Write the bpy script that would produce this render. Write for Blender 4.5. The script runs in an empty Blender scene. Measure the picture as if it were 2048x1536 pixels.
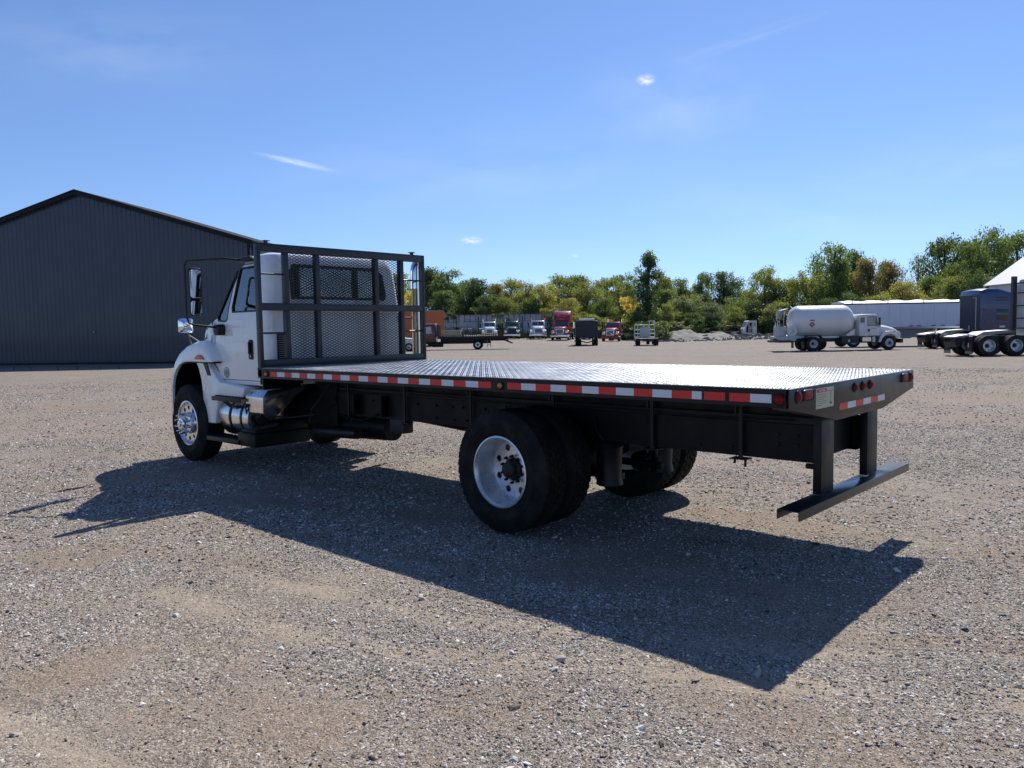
import bpy, bmesh, math, random
import numpy as np
from mathutils import Vector, Matrix
from math import radians as Rd, sin, cos, pi
random.seed(7); rng = np.random.default_rng(7)
scene = bpy.context.scene
COL = scene.collection

# ------------------------------------------------------------------ camera
FOCAL, PITCH, ROLL, YAW = 1546.13, -0.0687, -0.0166, -0.8226
CAM = Vector((-1.9465, 4.5523, 1.6966))
Fv = Vector((cos(YAW)*cos(PITCH), sin(YAW)*cos(PITCH), sin(PITCH)))
Rv = Vector((sin(YAW), -cos(YAW), 0)); Uv = Rv.cross(Fv)
R2 = cos(ROLL)*Rv + sin(ROLL)*Uv; U2 = -sin(ROLL)*Rv + cos(ROLL)*Uv
cd = bpy.data.cameras.new('camera'); cam = bpy.data.objects.new('camera', cd); COL.objects.link(cam)
cd.sensor_width = 36; cd.lens = 36*FOCAL/2048; cd.clip_start = .05; cd.clip_end = 6000
m3 = Matrix((R2, U2, -Fv)).transposed(); cam.matrix_world = Matrix.Translation(CAM) @ m3.to_4x4()
scene.camera = cam

# ------------------------------------------------------------------ light
SUN = Vector((.32, -.90, 1)).normalized()            # towards the sun
el = math.asin(SUN.z); az = math.atan2(SUN.x, SUN.y)
scene.view_settings.view_transform = 'Standard'; scene.view_settings.look = 'None'
scene.view_settings.gamma = 1; scene.view_settings.exposure = 0.38
scene.view_settings.use_curve_mapping = False
w = bpy.data.worlds.new('World'); scene.world = w; w.use_nodes = True
sd = bpy.data.lights.new('sun', 'SUN'); sd.energy = 5.0; sd.angle = Rd(.53); sd.color = (1, .955, .88)
so = bpy.data.objects.new('sun', sd); COL.objects.link(so); so.rotation_euler = SUN.to_track_quat('Z', 'Y').to_euler()

def world_nodes():
    nt = w.node_tree; N = nt.nodes; L = nt.links; N.clear()
    out = N.new('ShaderNodeOutputWorld'); bg = N.new('ShaderNodeBackground'); bg.inputs[1].default_value = SKY_STRENGTH
    sky = N.new('ShaderNodeTexSky'); sky.sky_type = 'NISHITA'; sky.sun_disc = False
    sky.sun_elevation = el; sky.sun_rotation = az; sky.altitude = 250
    sky.air_density = 1.0; sky.dust_density = .1; sky.ozone_density = 2.2
    hs = N.new('ShaderNodeHueSaturation'); hs.inputs['Saturation'].default_value = 1.03; hs.inputs['Value'].default_value = 1.0
    tc = N.new('ShaderNodeTexCoord'); ad = N.new('ShaderNodeVectorMath'); ad.operation = 'ADD'; ad.inputs[1].default_value = (0, 0, .055); L.new(tc.outputs['Generated'], ad.inputs[0])
    nm = N.new('ShaderNodeVectorMath'); nm.operation = 'NORMALIZE'; L.new(ad.outputs[0], nm.inputs[0]); L.new(nm.outputs[0], sky.inputs['Vector'])
    tn = N.new('ShaderNodeVectorMath'); tn.operation = 'MULTIPLY'; tn.inputs[1].default_value = (.88, .96, 1.16); L.new(sky.outputs[0], tn.inputs[0])
    L.new(tn.outputs[0], hs.inputs['Color']); cur = hs.outputs[0]
    def cloud(u, v, wu, wv, amt, tilt=0., nsc=30., thr=.45, soft=.25):
        nonlocal cur
        d = (Fv + R2*((u-1024)/FOCAL) - U2*((v-768)/FOCAL)).normalized()
        right = Vector((d.y, -d.x, 0)).normalized(); up = right.cross(d)
        r2 = cos(tilt)*right + sin(tilt)*up; u2 = -sin(tilt)*right + cos(tilt)*up
        def dot(vec, sc):
            n = N.new('ShaderNodeVectorMath'); n.operation = 'DOT_PRODUCT'; L.new(tc.outputs['Generated'], n.inputs[0])
            n.inputs[1].default_value = vec*(FOCAL/sc); return n.outputs['Value']
        a, b = dot(r2, wu), dot(u2, wv)
        cx = N.new('ShaderNodeCombineXYZ'); L.new(a, cx.inputs[0]); L.new(b, cx.inputs[1])
        ln = N.new('ShaderNodeVectorMath'); ln.operation = 'LENGTH'; L.new(cx.outputs[0], ln.inputs[0])
        f = N.new('ShaderNodeMapRange'); L.new(ln.outputs['Value'], f.inputs[0]); f.inputs[1].default_value = 1; f.inputs[2].default_value = 0
        f.interpolation_type = 'SMOOTHSTEP'
        dd = N.new('ShaderNodeVectorMath'); dd.operation = 'DOT_PRODUCT'; L.new(tc.outputs['Generated'], dd.inputs[0]); dd.inputs[1].default_value = d
        gt = N.new('ShaderNodeMath'); gt.operation = 'GREATER_THAN'; L.new(dd.outputs['Value'], gt.inputs[0]); gt.inputs[1].default_value = .9
        no = N.new('ShaderNodeTexNoise'); L.new(cx.outputs[0], no.inputs['Vector']); no.inputs['Scale'].default_value = nsc; no.inputs['Detail'].default_value = 6
        mr = N.new('ShaderNodeMapRange'); L.new(no.outputs[0], mr.inputs[0]); mr.inputs[1].default_value = thr; mr.inputs[2].default_value = thr+soft
        m = N.new('ShaderNodeMath'); m.operation = 'MULTIPLY'; L.new(f.outputs[0], m.inputs[0]); L.new(mr.outputs[0], m.inputs[1])
        m2 = N.new('ShaderNodeMath'); m2.operation = 'MULTIPLY'; L.new(m.outputs[0], m2.inputs[0]); L.new(gt.outputs[0], m2.inputs[1])
        m3_ = N.new('ShaderNodeMath'); m3_.operation = 'MULTIPLY'; L.new(m2.outputs[0], m3_.inputs[0]); m3_.inputs[1].default_value = amt
        mx = N.new('ShaderNodeMix'); mx.data_type = 'RGBA'; L.new(m3_.outputs[0], mx.inputs['Factor'])
        L.new(cur, mx.inputs['A']); c = .85/SKY_STRENGTH; mx.inputs['B'].default_value = (.84*c, .91*c, 1.0*c, 1); cur = mx.outputs['Result']
    cloud(1292, 160, 22, 13, 1.0, 0, 1.6, .32, .25)
    cloud(1350, 200, 230, 120, .30, 0, 1.3, .35, .5)
    cloud(943, 481, 30, 10, .9, 0, 2.0, .38, .2)
    cloud(594, 325, 90, 8, .55, Rd(-10.5), 2.2, .25, .3)
    cloud(1150, 511, 9, 6, .5, 0, 1.5, .3, .3)
    cloud(960, 340, 560, 130, .20, Rd(4), 1.8, .38, .5)
    cloud(700, 560, 900, 120, .15, 0, 1.8, .35, .5)
    cloud(1500, 75, 170, 18, .13, Rd(12), 2.0, .35, .4)
    cloud(300, 120, 620, 110, .06, Rd(10), 1.6, .38, .5)
    cloud(1650, 430, 480, 110, .20, Rd(-5), 1.8, .36, .5)
    cloud(1980, 300, 300, 90, .16, Rd(8), 1.8, .36, .5)
    cloud(210, 90, 300, 90, .18, Rd(8), 1.7, .36, .5)
    L.new(cur, bg.inputs[0]); L.new(bg.outputs[0], out.inputs[0])
SKY_STRENGTH = .092
world_nodes()

# ------------------------------------------------------------------ materials
MATS = {}
def mat(name, col, rough=.5, metal=0., spec=.5, noise=0., nscale=8., bump=0., bscale=40., coat=0., emis=None, alpha=None, trans=0., vary=None, dirt=0.):
    if name in MATS: return MATS[name]
    m = bpy.data.materials.new(name); m.use_nodes = True; nt = m.node_tree; b = nt.nodes['Principled BSDF']; L = nt.links
    b.inputs['Base Color'].default_value = (*col, 1); b.inputs['Roughness'].default_value = rough; b.inputs['Metallic'].default_value = metal
    b.inputs['Specular IOR Level'].default_value = spec; b.inputs['Coat Weight'].default_value = coat; b.inputs['Coat Roughness'].default_value = .04
    if trans: b.inputs['Transmission Weight'].default_value = trans
    tc = nt.nodes.new('ShaderNodeTexCoord')
    if noise or dirt:
        n = nt.nodes.new('ShaderNodeTexNoise'); n.inputs['Scale'].default_value = nscale; n.inputs['Detail'].default_value = 6; n.inputs['Roughness'].default_value = .65
        L.new(tc.outputs['Object'], n.inputs['Vector'])
        mr = nt.nodes.new('ShaderNodeMapRange'); mr.inputs[1].default_value = .3; mr.inputs[2].default_value = .7; mr.inputs[3].default_value = 1-noise; mr.inputs[4].default_value = 1+noise
        L.new(n.outputs[0], mr.inputs[0])
        mx = nt.nodes.new('ShaderNodeVectorMath'); mx.operation = 'SCALE'; mx.inputs[0].default_value = col; L.new(mr.outputs[0], mx.inputs['Scale'])
        last = mx.outputs[0]
        if dirt:
            n2 = nt.nodes.new('ShaderNodeTexNoise'); n2.inputs['Scale'].default_value = nscale*.4; n2.inputs['Detail'].default_value = 8; L.new(tc.outputs['Object'], n2.inputs['Vector'])
            r2 = nt.nodes.new('ShaderNodeMapRange'); r2.inputs[1].default_value = .45; r2.inputs[2].default_value = .75; r2.inputs[4].default_value = dirt; L.new(n2.outputs[0], r2.inputs[0])
            mm = nt.nodes.new('ShaderNodeMix'); mm.data_type = 'RGBA'; mm.inputs['B'].default_value = (.2, .17, .14, 1); L.new(r2.outputs[0], mm.inputs['Factor']); L.new(last, mm.inputs['A']); last = mm.outputs['Result']
        L.new(last, b.inputs['Base Color'])
        rr = nt.nodes.new('ShaderNodeMapRange'); rr.inputs[1].default_value = .3; rr.inputs[2].default_value = .7; rr.inputs[3].default_value = rough*.8; rr.inputs[4].default_value = min(1, rough*1.25)
        L.new(n.outputs[0], rr.inputs[0]); L.new(rr.outputs[0], b.inputs['Roughness'])
    if bump:
        n = nt.nodes.new('ShaderNodeTexNoise'); n.inputs['Scale'].default_value = bscale; n.inputs['Detail'].default_value = 4; L.new(tc.outputs['Object'], n.inputs['Vector'])
        bp = nt.nodes.new('ShaderNodeBump'); bp.inputs['Strength'].default_value = bump; bp.inputs['Distance'].default_value = .01
        L.new(n.outputs[0], bp.inputs['Height']); L.new(bp.outputs[0], b.inputs['Normal'])
    MATS[name] = m; return m
WHITE = mat('white_paint', (.83, .83, .82), .28, 0, .5, noise=.03, nscale=3, coat=.6)
WHITE2 = mat('weathered_white', (.66, .67, .67), .4, noise=.08, nscale=4, dirt=.25)
BLACK = mat('black_paint', (.006, .0062, .0075), .42, spec=.32, noise=.3, nscale=6, bump=.05, bscale=30)
FRAME = mat('chassis_black', (.0035, .0037, .0045), .5, spec=.25, noise=.4, nscale=5, dirt=.006)
DARKP = mat('black_plastic', (.008, .0085, .010), .45, spec=.35)
TAIL = mat('rear_apron_black', (.014, .014, .015), .38, noise=.15, nscale=5)
RUBBER = mat('rubber', (.007, .0072, .008), .75, 0, .2, noise=.35, nscale=14, dirt=.10)
RUBBERD = mat('dusty_rubber', (.022, .021, .021), .85, 0, .3, noise=.3, nscale=10, dirt=.12)
ALU = mat('brushed_aluminium', (.72, .73, .75), .2, 1, noise=.12, nscale=12)
CHROME = mat('chrome', (.82, .83, .85), .06, 1)
RIMA = mat('rim_aluminium', (.78, .79, .82), .22, 1, noise=.1, nscale=20, dirt=.1)
RIMP = mat('rim_painted_silver', (.66, .68, .71), .30, .65, noise=.12, nscale=10, dirt=.25)
STEEL = mat('steel', (.25, .25, .26), .45, .9, noise=.2, nscale=10)
STEELD = mat('dark_steel', (.045, .045, .05), .5, .6, noise=.3)
TREAD = mat('tread_plate', (.39, .40, .42), .36, 1, noise=.3, nscale=5, bump=.08, bscale=25, dirt=.12)
REDT = mat('red_tape', (.62, .022, .018), .35, noise=.05, nscale=30)
WHT = mat('silver_tape', (.66, .68, .71), .35, noise=.05, nscale=30)
REDL = mat('red_lens', (.26, .008, .010), .4, spec=.15)
AMBER = mat('amber_lens', (.55, .16, .015), .2, coat=.7)
AMBERD = mat('side_marker_lens', (.50, .12, .03), .3)
MIRROR = mat('mirror_glass', (.8, .83, .85), .02, 1)
GLASSD = mat('dark_glass', (.012, .018, .02), .05, 0, .8)
SEAT = mat('seat_cloth', (.20, .20, .205), .9)
STACK = mat('heated_steel_stack', (.30, .25, .17), .3, 1, noise=.25, nscale=5)
def glass_mat():
    m = bpy.data.materials.new('window_glass'); m.use_nodes = True; nt = m.node_tree; nt.nodes.clear()
    o = nt.nodes.new('ShaderNodeOutputMaterial'); g = nt.nodes.new('ShaderNodeBsdfGlossy'); g.inputs['Roughness'].default_value = .01
    t = nt.nodes.new('ShaderNodeBsdfTransparent'); t.inputs[0].default_value = (.72, .84, .82, 1)
    fr = nt.nodes.new('ShaderNodeFresnel'); fr.inputs[0].default_value = 2.4
    mx = nt.nodes.new('ShaderNodeMixShader'); L = nt.links
    ad_ = nt.nodes.new('ShaderNodeMath'); ad_.inputs[1].default_value = .10; L.new(fr.outputs[0], ad_.inputs[0]); L.new(ad_.outputs[0], mx.inputs[0]); L.new(t.outputs[0], mx.inputs[1]); L.new(g.outputs[0], mx.inputs[2]); L.new(mx.outputs[0], o.inputs[0]); return m
GLASS = glass_mat()

# ------------------------------------------------------------------ mesh helpers
def tagp(o, label=None, cat=None, group=None, kind=None):
    if label: o['label'] = label
    if cat: o['category'] = cat
    if group: o['group'] = group
    if kind: o['kind'] = kind
    return o
class M:
    def __init__(s): s.v = []; s.f = []
    def add(s, vs, fs):
        n = len(s.v); s.v += [tuple(map(float, p)) for p in vs]; s.f += [tuple(i+n for i in f) for f in fs]; return s
    def box(s, x0, x1, y0, y1, z0, z1):
        x0, x1 = min(x0, x1), max(x0, x1); y0, y1 = min(y0, y1), max(y0, y1); z0, z1 = min(z0, z1), max(z0, z1)
        return s.add([(x, y, z) for x in (x0, x1) for y in (y0, y1) for z in (z0, z1)],
                     [(0, 1, 3, 2), (4, 6, 7, 5), (0, 4, 5, 1), (2, 3, 7, 6), (0, 2, 6, 4), (1, 5, 7, 3)])
    def prism(s, poly, ax, a, b):
        def P(p, t):
            return {'x': (t, p[0], p[1]), 'y': (p[0], t, p[1]), 'z': (p[0], p[1], t)}[ax]
        n = len(poly)
        return s.add([P(p, a) for p in poly]+[P(p, b) for p in poly],
                     [tuple(range(n)), tuple(range(2*n-1, n-1, -1))]+[(i, i+n, (i+1) % n+n, (i+1) % n) for i in range(n)])
    def loft(s, rings, cap=True, closed=True):
        n = len(rings[0]); vs = [p for r in rings for p in r]; fs = []
        for k in range(len(rings)-1):
            for i in range(n if closed else n-1):
                j = (i+1) % n; fs.append((k*n+i, k*n+j, (k+1)*n+j, (k+1)*n+i))
        if cap: fs += [tuple(range(n-1, -1, -1)), tuple(range((len(rings)-1)*n, len(rings)*n))]
        return s.add(vs, fs)
    def cyl(s, p0, p1, r0, r1=None, n=14, cap=True):
        r1 = r0 if r1 is None else r1; p0, p1 = Vector(p0), Vector(p1); d = (p1-p0).normalized()
        a = d.orthogonal().normalized(); b = d.cross(a)
        return s.loft([[p+(a*cos(2*pi*i/n)+b*sin(2*pi*i/n))*r for i in range(n)] for p, r in ((p0, r0), (p1, r1))], cap)
    def lathe(s, prof, c, ax, n=24, cap=False):
        ax = Vector(ax).normalized(); a = ax.orthogonal().normalized(); b = ax.cross(a); c = Vector(c)
        return s.loft([[c+ax*h+(a*cos(2*pi*i/n)+b*sin(2*pi*i/n))*r for i in range(n)] for r, h in prof], cap)
    def tube(s, path, r, n=8):
        path = [Vector(p) for p in path]; rings = []; prev = None
        for i, p in enumerate(path):
            d = ((path[min(i+1, len(path)-1)]-p).normalized()+(p-path[max(i-1, 0)]).normalized()).normalized()
            a = d.orthogonal().normalized() if prev is None else (prev-d*prev.dot(d)).normalized()
            prev = a; b = d.cross(a); rings.append([p+(a*cos(2*pi*k/n)+b*sin(2*pi*k/n))*r for k in range(n)])
        return s.loft(rings)
    def xf(s, fn): s.v = [tuple(fn(Vector(p))) for p in s.v]; return s
    def mesh(s, name, m, bevel=0, smooth=None, seg=2):
        me = bpy.data.meshes.new(name); me.from_pydata(s.v, [], s.f); 
        bm = bmesh.new(); bm.from_mesh(me); bmesh.ops.recalc_face_normals(bm, faces=bm.faces)
        if bevel:
            es = [e for e in bm.edges if len(e.link_faces) == 2 and e.calc_face_angle(0) > Rd(35)]
            bmesh.ops.bevel(bm, geom=es, offset=bevel, segments=seg, affect='EDGES', profile=.5, clamp_overlap=True)
        bm.to_mesh(me); bm.free()
        if m: me.materials.append(m)
        if smooth is not None or bevel:
            me.polygons.foreach_set('use_smooth', [True]*len(me.polygons)); me.set_sharp_from_angle(angle=Rd(smooth or 40))
        return me
    def build(s, name, m, parent=None, bevel=0, smooth=None, seg=2, off=None, **kw):
        o = bpy.data.objects.new(name, s.mesh(name, m, bevel, smooth, seg)); COL.objects.link(o)
        if parent: o.parent = parent
        if off is not None: o.location = off
        return tagp(o, **kw)
def thing(name, label, cat, loc=(0, 0, 0), rz=0, group=None, kind=None):
    o = bpy.data.objects.new(name, None); COL.objects.link(o); o.location = loc; o.rotation_euler = (0, 0, rz)
    o.empty_display_size = .3; return tagp(o, label, cat, group, kind)
def share(o, parent, loc, rot=(0, 0, 0)):
    c = o.copy(); COL.objects.link(c); c.parent = parent; c.location = loc; c.rotation_euler = rot; return c
def copy_tree(o, parent=None):
    c = o.copy(); COL.objects.link(c); c.parent = parent
    for ch in list(o.children): copy_tree(ch, c)
    return c
def text(s, name, m, parent, loc, rot, size, depth=.001, align='CENTER'):
    cu = bpy.data.curves.new('t', 'FONT'); cu.body = s; cu.size = size; cu.extrude = depth; cu.align_x = align; cu.align_y = 'CENTER'
    t = bpy.data.objects.new('t', cu); me = bpy.data.meshes.new_from_object(t); bpy.data.objects.remove(t); bpy.data.curves.remove(cu)
    me.materials.append(m); o = bpy.data.objects.new(name, me); COL.objects.link(o); o.parent = parent; o.location = loc; o.rotation_euler = rot; return o

# ------------------------------------------------------------------ terrain
def at(u, v, dep): return CAM + (Fv + R2*((u-1024)/FOCAL) - U2*((v-768)/FOCAL))*dep
ctrl = [(*at(u, v, d),) for u, v, d in [(958, 698.4, 73), (980, 677.5, 110), (1026, 677.5, 110), (1077, 677.5, 109), (1125, 680, 104), (1174, 691.5, 87),
        (1228, 682.7, 103), (1290, 690.3, 80), (1495, 672, 113), (1430, 671, 113), (1700, 700, 50), (1975, 711, 39), (1880, 697, 52), (1400, 692, 80), (1550, 671, 125), (1400, 672, 125), (1250, 674, 125), (1080, 671, 128), (900, 670, 125), (1800, 672, 110), (1900, 672, 110), (1550, 690, 75), (1340, 686, 92), (1345, 678, 105)]]
CT = np.array(ctrl)
for g in [(0, 0), (10, 0), (20, 5), (0, -20), (20, -20), (40, -10), (60, 10), (50, -20), (30, -50), (10, -30), (-10, -40), (60, -40), (-30, 0), (0, 30)]: CT = np.vstack([CT, (*g, 0.)])
def ter(x, y):
    x = np.asarray(x, float); y = np.asarray(y, float); num = np.zeros_like(x); den = np.zeros_like(x)
    for cx, cy, cz in CT:
        d2 = (x-cx)**2+(y-cy)**2; wt = 1/(d2+9)**1.6; num = num+wt*cz; den = den+wt
    return num/den*np.clip((np.hypot(x, y)-12)/12, 0, 1)
# cheap value noise (numpy)
_T = rng.random((256, 256))
def vn(x, y):
    xi = np.floor(x).astype(int); yi = np.floor(y).astype(int); fx = x-xi; fy = y-yi; fx = fx*fx*(3-2*fx); fy = fy*fy*(3-2*fy)
    g = lambda a, b: _T[a & 255, b & 255]
    return (g(xi, yi)*(1-fx)+g(xi+1, yi)*fx)*(1-fy)+(g(xi, yi+1)*(1-fx)+g(xi+1, yi+1)*fx)*fy
def fbm(x, y, o=4):
    s = 0; a = .5; t = 0
    for k in range(o): s = s+a*vn(x*2**k+17.3*k, y*2**k+5.1*k); t += a; a *= .5
    return s/t
def seg_d(x, y, pl):
    best = np.full(np.shape(x), 1e9); tt = np.zeros(np.shape(x)); acc = 0
    for (ax, ay), (bx, by) in zip(pl[:-1], pl[1:]):
        dx, dy = bx-ax, by-ay; L2 = dx*dx+dy*dy; t = np.clip(((x-ax)*dx+(y-ay)*dy)/L2, 0, 1)
        px, py = x-(ax+t*dx), y-(ay+t*dy); d = np.hypot(px, py)*np.sign(dx*py-dy*px+1e-9); m = np.abs(d) < np.abs(best)
        best = np.where(m, d, best); tt = np.where(m, acc+t*math.sqrt(L2), tt); acc += math.sqrt(L2)
    return best, tt
TRK = [([(3.2, 2.45), (1.9, 2.28), (1.0, 1.93), (.2, 1.46), (-.8, .9), (-3, -.6)], .17), ([(3.3, 1.95), (2.4, 1.75), (1.35, 1.55), (.5, 1.2), (-.5, .55), (-2.4, -.9)], .13),
       ([(2.4, 3.75), (1.8, 3.62), (1.2, 3.5), (0.2, 3.3)], .13), ([(30, 5), (18, 6.5), (9, 6.2), (4, 5.0), (2.4, 4.2)], .25), ([(30, 7.2), (18, 8.6), (9, 8.3), (3, 6.8)], .25)]
LANE = [(45, 9), (14, 6.5), (6.5, 3.9), (3.2, 2.45), (1.9, 2.28), (1.0, 1.93), (.2, 1.46), (-.8, .9), (-3, -.6), (-8, -4)]
PATCH = [(2.35, 3.28, .30, .26), (1.75, 2.75, .16, .12), (.45, 2.2, .3, .2), (4.6, 2.6, .5, .35), (3.2, 2.9, .2, .16), (-.3, 1.4, .5, .3), (.9, -1.9, .8, .5), (1.4, 1.0, .3, .2)]
def masks(x, y):
    n = fbm(x*.55+3, y*.55, 5); n2 = fbm(x*2.1, y*2.1+9, 4)
    brown = np.clip((n+.55*(n2-.5)-.50)*4.5, 0, 1)*.85
    for px, py, rx, ry in PATCH:
        q = ((x-px)/rx)**2+((y-py)/ry)**2; brown = np.maximum(brown, np.clip(1.3-q*.9+3.2*(n2-.5), 0, 1)*.95)
    tan = np.zeros_like(x); groove = np.zeros_like(x)
    d0, t0 = seg_d(x, y, LANE); d0 = d0+.35*(fbm(x*.35+4, y*.35, 3)-.5)
    for c0, wd, am in ((-2.9, .35, .7), (-1.15, .22, .8), (-.45, .14, .5), (.75, .20, .75), (1.45, .16, .6), (2.5, .3, .8), (3.4, .25, .6), (4.6, .35, .7), (6.2, .4, .6)):
        dd = d0-c0; m = np.clip(1.2-np.abs(dd)/wd, 0, 1)*np.clip((fbm(t0*.7+c0*3, dd*2+1, 3)-.38)*5+(n2-.5)*2, 0, 1)*am
        brown = np.maximum(brown, m); groove = groove+.8*m*np.sin(dd*2*pi/.06+3*n2)
    for pl, wd in TRK:
        d, t = seg_d(x, y, pl); d = d+.05*(fbm(x*1.5, y*1.5+4, 2)-.5)
        m = np.clip(1.25-np.abs(d)/wd, 0, 1)*np.clip((fbm(t*1.3+pl[0][0], d*3+2, 3)-.30)*3.5+(n2-.5)*1.5, 0, 1)
        tan = np.maximum(tan, m); groove = groove+m*np.sin(d*2*pi/.045+2*n2)*.5
    return brown, tan, groove
def relief(x, y):
    b, t, g = masks(x, y)
    return .035*(fbm(x*.5, y*.5, 3)-.5)+.012*(fbm(x*3, y*3, 3)-.5)+.006*(fbm(x*14, y*14, 2)-.5)-.012*t+.0075*g-.005*b

def ground():
    hd = YAW
    an = np.concatenate([np.linspace(-40, 40, 330), np.linspace(40, 320, 90)[1:-1]]); an = np.radians(an)+hd
    r = np.concatenate([[.3], np.geomspace(1.6, 30, 340), np.geomspace(30, 3500, 90)[1:]])
    RR, AA = np.meshgrid(r, an, indexing='ij'); X = CAM.x+RR*np.cos(AA); Y = CAM.y+RR*np.sin(AA)
    fade = np.clip(1.3-RR/45, 0, 1)
    Z = ter(X, Y)*np.clip(1.6-RR/350, 0, 1)+relief(X, Y)*fade
    # earth bank along the yard's far right side
    cx, cy = at(1365, 684, 104).x, at(1365, 684, 104).y
    nr, na = X.shape; V = np.stack([X, Y, Z], -1).reshape(-1, 3)
    i = np.arange(nr-1)[:, None]*na; j = np.arange(na)[None, :]; j2 = (j+1) % na
    Fc = np.stack([i+j, i+na+j, i+na+j2, i+j2], -1).reshape(-1, 4)[:, ::-1]
    me = bpy.data.meshes.new('gravel_yard'); me.from_pydata(V.tolist(), [], Fc.tolist())
    b, t, g = masks(X, Y)
    ca = me.color_attributes.new('mask', 'FLOAT_COLOR', 'POINT')
    ca.data.foreach_set('color', np.stack([b, t, np.clip(fbm(X*.08, Y*.08, 4), 0, 1), np.ones_like(b)], -1).reshape(-1))
    me.polygons.foreach_set('use_smooth', [True]*len(me.polygons))
    m = bpy.data.materials.new('gravel_ground'); m.use_nodes = True; nt = m.node_tree; N = nt.nodes; L = nt.links; bs = N['Principled BSDF']
    bs.inputs['Roughness'].default_value = .9; bs.inputs['Specular IOR Level'].default_value = .12
    geo = N.new('ShaderNodeNewGeometry'); at_ = N.new('ShaderNodeAttribute'); at_.attribute_name = 'mask'; sp = N.new('ShaderNodeSeparateColor'); L.new(at_.outputs['Color'], sp.inputs[0])
    def vor(sc, feat='F1'):
        v = N.new('ShaderNodeTexVoronoi'); v.inputs['Scale'].default_value = sc; v.feature = feat; L.new(geo.outputs['Position'], v.inputs['Vector']); return v
    def noi(sc, d=5, ro=.6):
        v = N.new('ShaderNodeTexNoise'); v.inputs['Scale'].default_value = sc; v.inputs['Detail'].default_value = d; v.inputs['Roughness'].default_value = ro; L.new(geo.outputs['Position'], v.inputs['Vector']); return v
    def ramp(src, stops):
        rp = N.new('ShaderNodeValToRGB'); e = rp.color_ramp.elements
        while len(e) < len(stops): e.new(.5)
        for k, (p, c) in enumerate(stops): e[k].position = p; e[k].color = (*c, 1)
        L.new(src, rp.inputs[0]); return rp.outputs[0]
    def mix(f, a, b_, fixed=None):
        x = N.new('ShaderNodeMix'); x.data_type = 'RGBA'
        if isinstance(f, float): x.inputs['Factor'].default_value = f
        else: L.new(f, x.inputs['Factor'])
        for k, s in (('A', a), ('B', b_)):
            if isinstance(s, tuple): x.inputs[k].default_value = (*s, 1)
            else: L.new(s, x.inputs[k])
        return x.outputs['Result']
    def mth(op, a, b_=0., c=None):
        x = N.new('ShaderNodeMath'); x.operation = op
        for k, s in enumerate((a, b_)):
            if isinstance(s, (int, float)): x.inputs[k].default_value = s
            else: L.new(s, x.inputs[k])
        return x.outputs[0]
    v1, v2, v3 = vor(75), vor(150), vor(28)
    s1 = N.new('ShaderNodeSeparateColor'); L.new(v1.outputs['Color'], s1.inputs[0]); s2 = N.new('ShaderNodeSeparateColor'); L.new(v2.outputs['Color'], s2.inputs[0]); s3 = N.new('ShaderNodeSeparateColor'); L.new(v3.outputs['Color'], s3.inputs[0])
    gstone = ramp(s1.outputs[0], [(0, (.07, .060, .052)), (.35, (.19, .165, .142)), (.7, (.33, .292, .255)), (1, (.78, .72, .65))])
    gfine = ramp(s2.outputs[0], [(0, (.10, .086, .073)), (.5, (.23, .20, .17)), (1, (.50, .445, .385))])
    grey = mix(.5, gstone, gfine)
    bfine = ramp(s2.outputs[0], [(0, (.11, .086, .066)), (.5, (.20, .160, .127)), (1, (.36, .30, .245))])
    tfine = ramp(s2.outputs[1], [(0, (.19, .158, .122)), (.5, (.285, .242, .192)), (1, (.42, .365, .295))])
    nb = noi(2.6, 7, .7); dist = N.new('ShaderNodeVectorMath'); dist.operation = 'LENGTH'
    bm_ = mth('MULTIPLY', sp.outputs[0], .95); c = mix(bm_, grey, bfine)
    # broad drifts of fines further off, at scales no stone shows
    n3 = noi(.35, 6, .65); mr = N.new('ShaderNodeMapRange'); L.new(n3.outputs[0], mr.inputs[0]); mr.inputs[1].default_value = .42; mr.inputs[2].default_value = .68; mr.inputs[4].default_value = .55
    c = mix(mr.outputs[0], c, bfine)
    n4 = noi(.9, 6, .7); mr4 = N.new('ShaderNodeMapRange'); L.new(n4.outputs[0], mr4.inputs[0]); mr4.inputs[1].default_value = .5; mr4.inputs[2].default_value = .72; mr4.inputs[4].default_value = .5
    c = mix(mr4.outputs[0], c, (.32, .288, .255))
    c = mix(mth('MULTIPLY', sp.outputs[1], .6), c, tfine)
    # darker grey far yard, with shade between unmodelled stones painted into the colour
    ds = N.new('ShaderNodeVectorMath'); ds.operation = 'DISTANCE'; L.new(geo.outputs['Position'], ds.inputs[0]); ds.inputs[1].default_value = (0, 0, 0)
    mrd = N.new('ShaderNodeMapRange'); L.new(ds.outputs['Value'], mrd.inputs[0]); mrd.inputs[1].default_value = 10; mrd.inputs[2].default_value = 60; mrd.inputs[4].default_value = .68
    st = N.new('ShaderNodeMapping'); st.inputs['Rotation'].default_value = (0, 0, -(YAW-pi/2)); st.inputs['Scale'].default_value = (.03, .25, 1); L.new(geo.outputs['Position'], st.inputs[0])
    nz = N.new('ShaderNodeTexNoise'); nz.inputs['Scale'].default_value = 1; nz.inputs['Detail'].default_value = 5; L.new(st.outputs[0], nz.inputs['Vector'])
    mrs = N.new('ShaderNodeMapRange'); L.new(nz.outputs[0], mrs.inputs[0]); mrs.inputs[1].default_value = .25; mrs.inputs[2].default_value = .6; mrs.inputs[3].default_value = .35
    c = mix(mth('MULTIPLY', mrd.outputs[0], mrs.outputs[0]), c, (.185, .175, .168))
    wm = N.new('ShaderNodeVectorMath'); wm.operation = 'MULTIPLY'; wm.inputs[1].default_value = (1.02, .985, .95); L.new(c, wm.inputs[0]); L.new(wm.outputs[0], bs.inputs['Base Color'])
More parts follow.
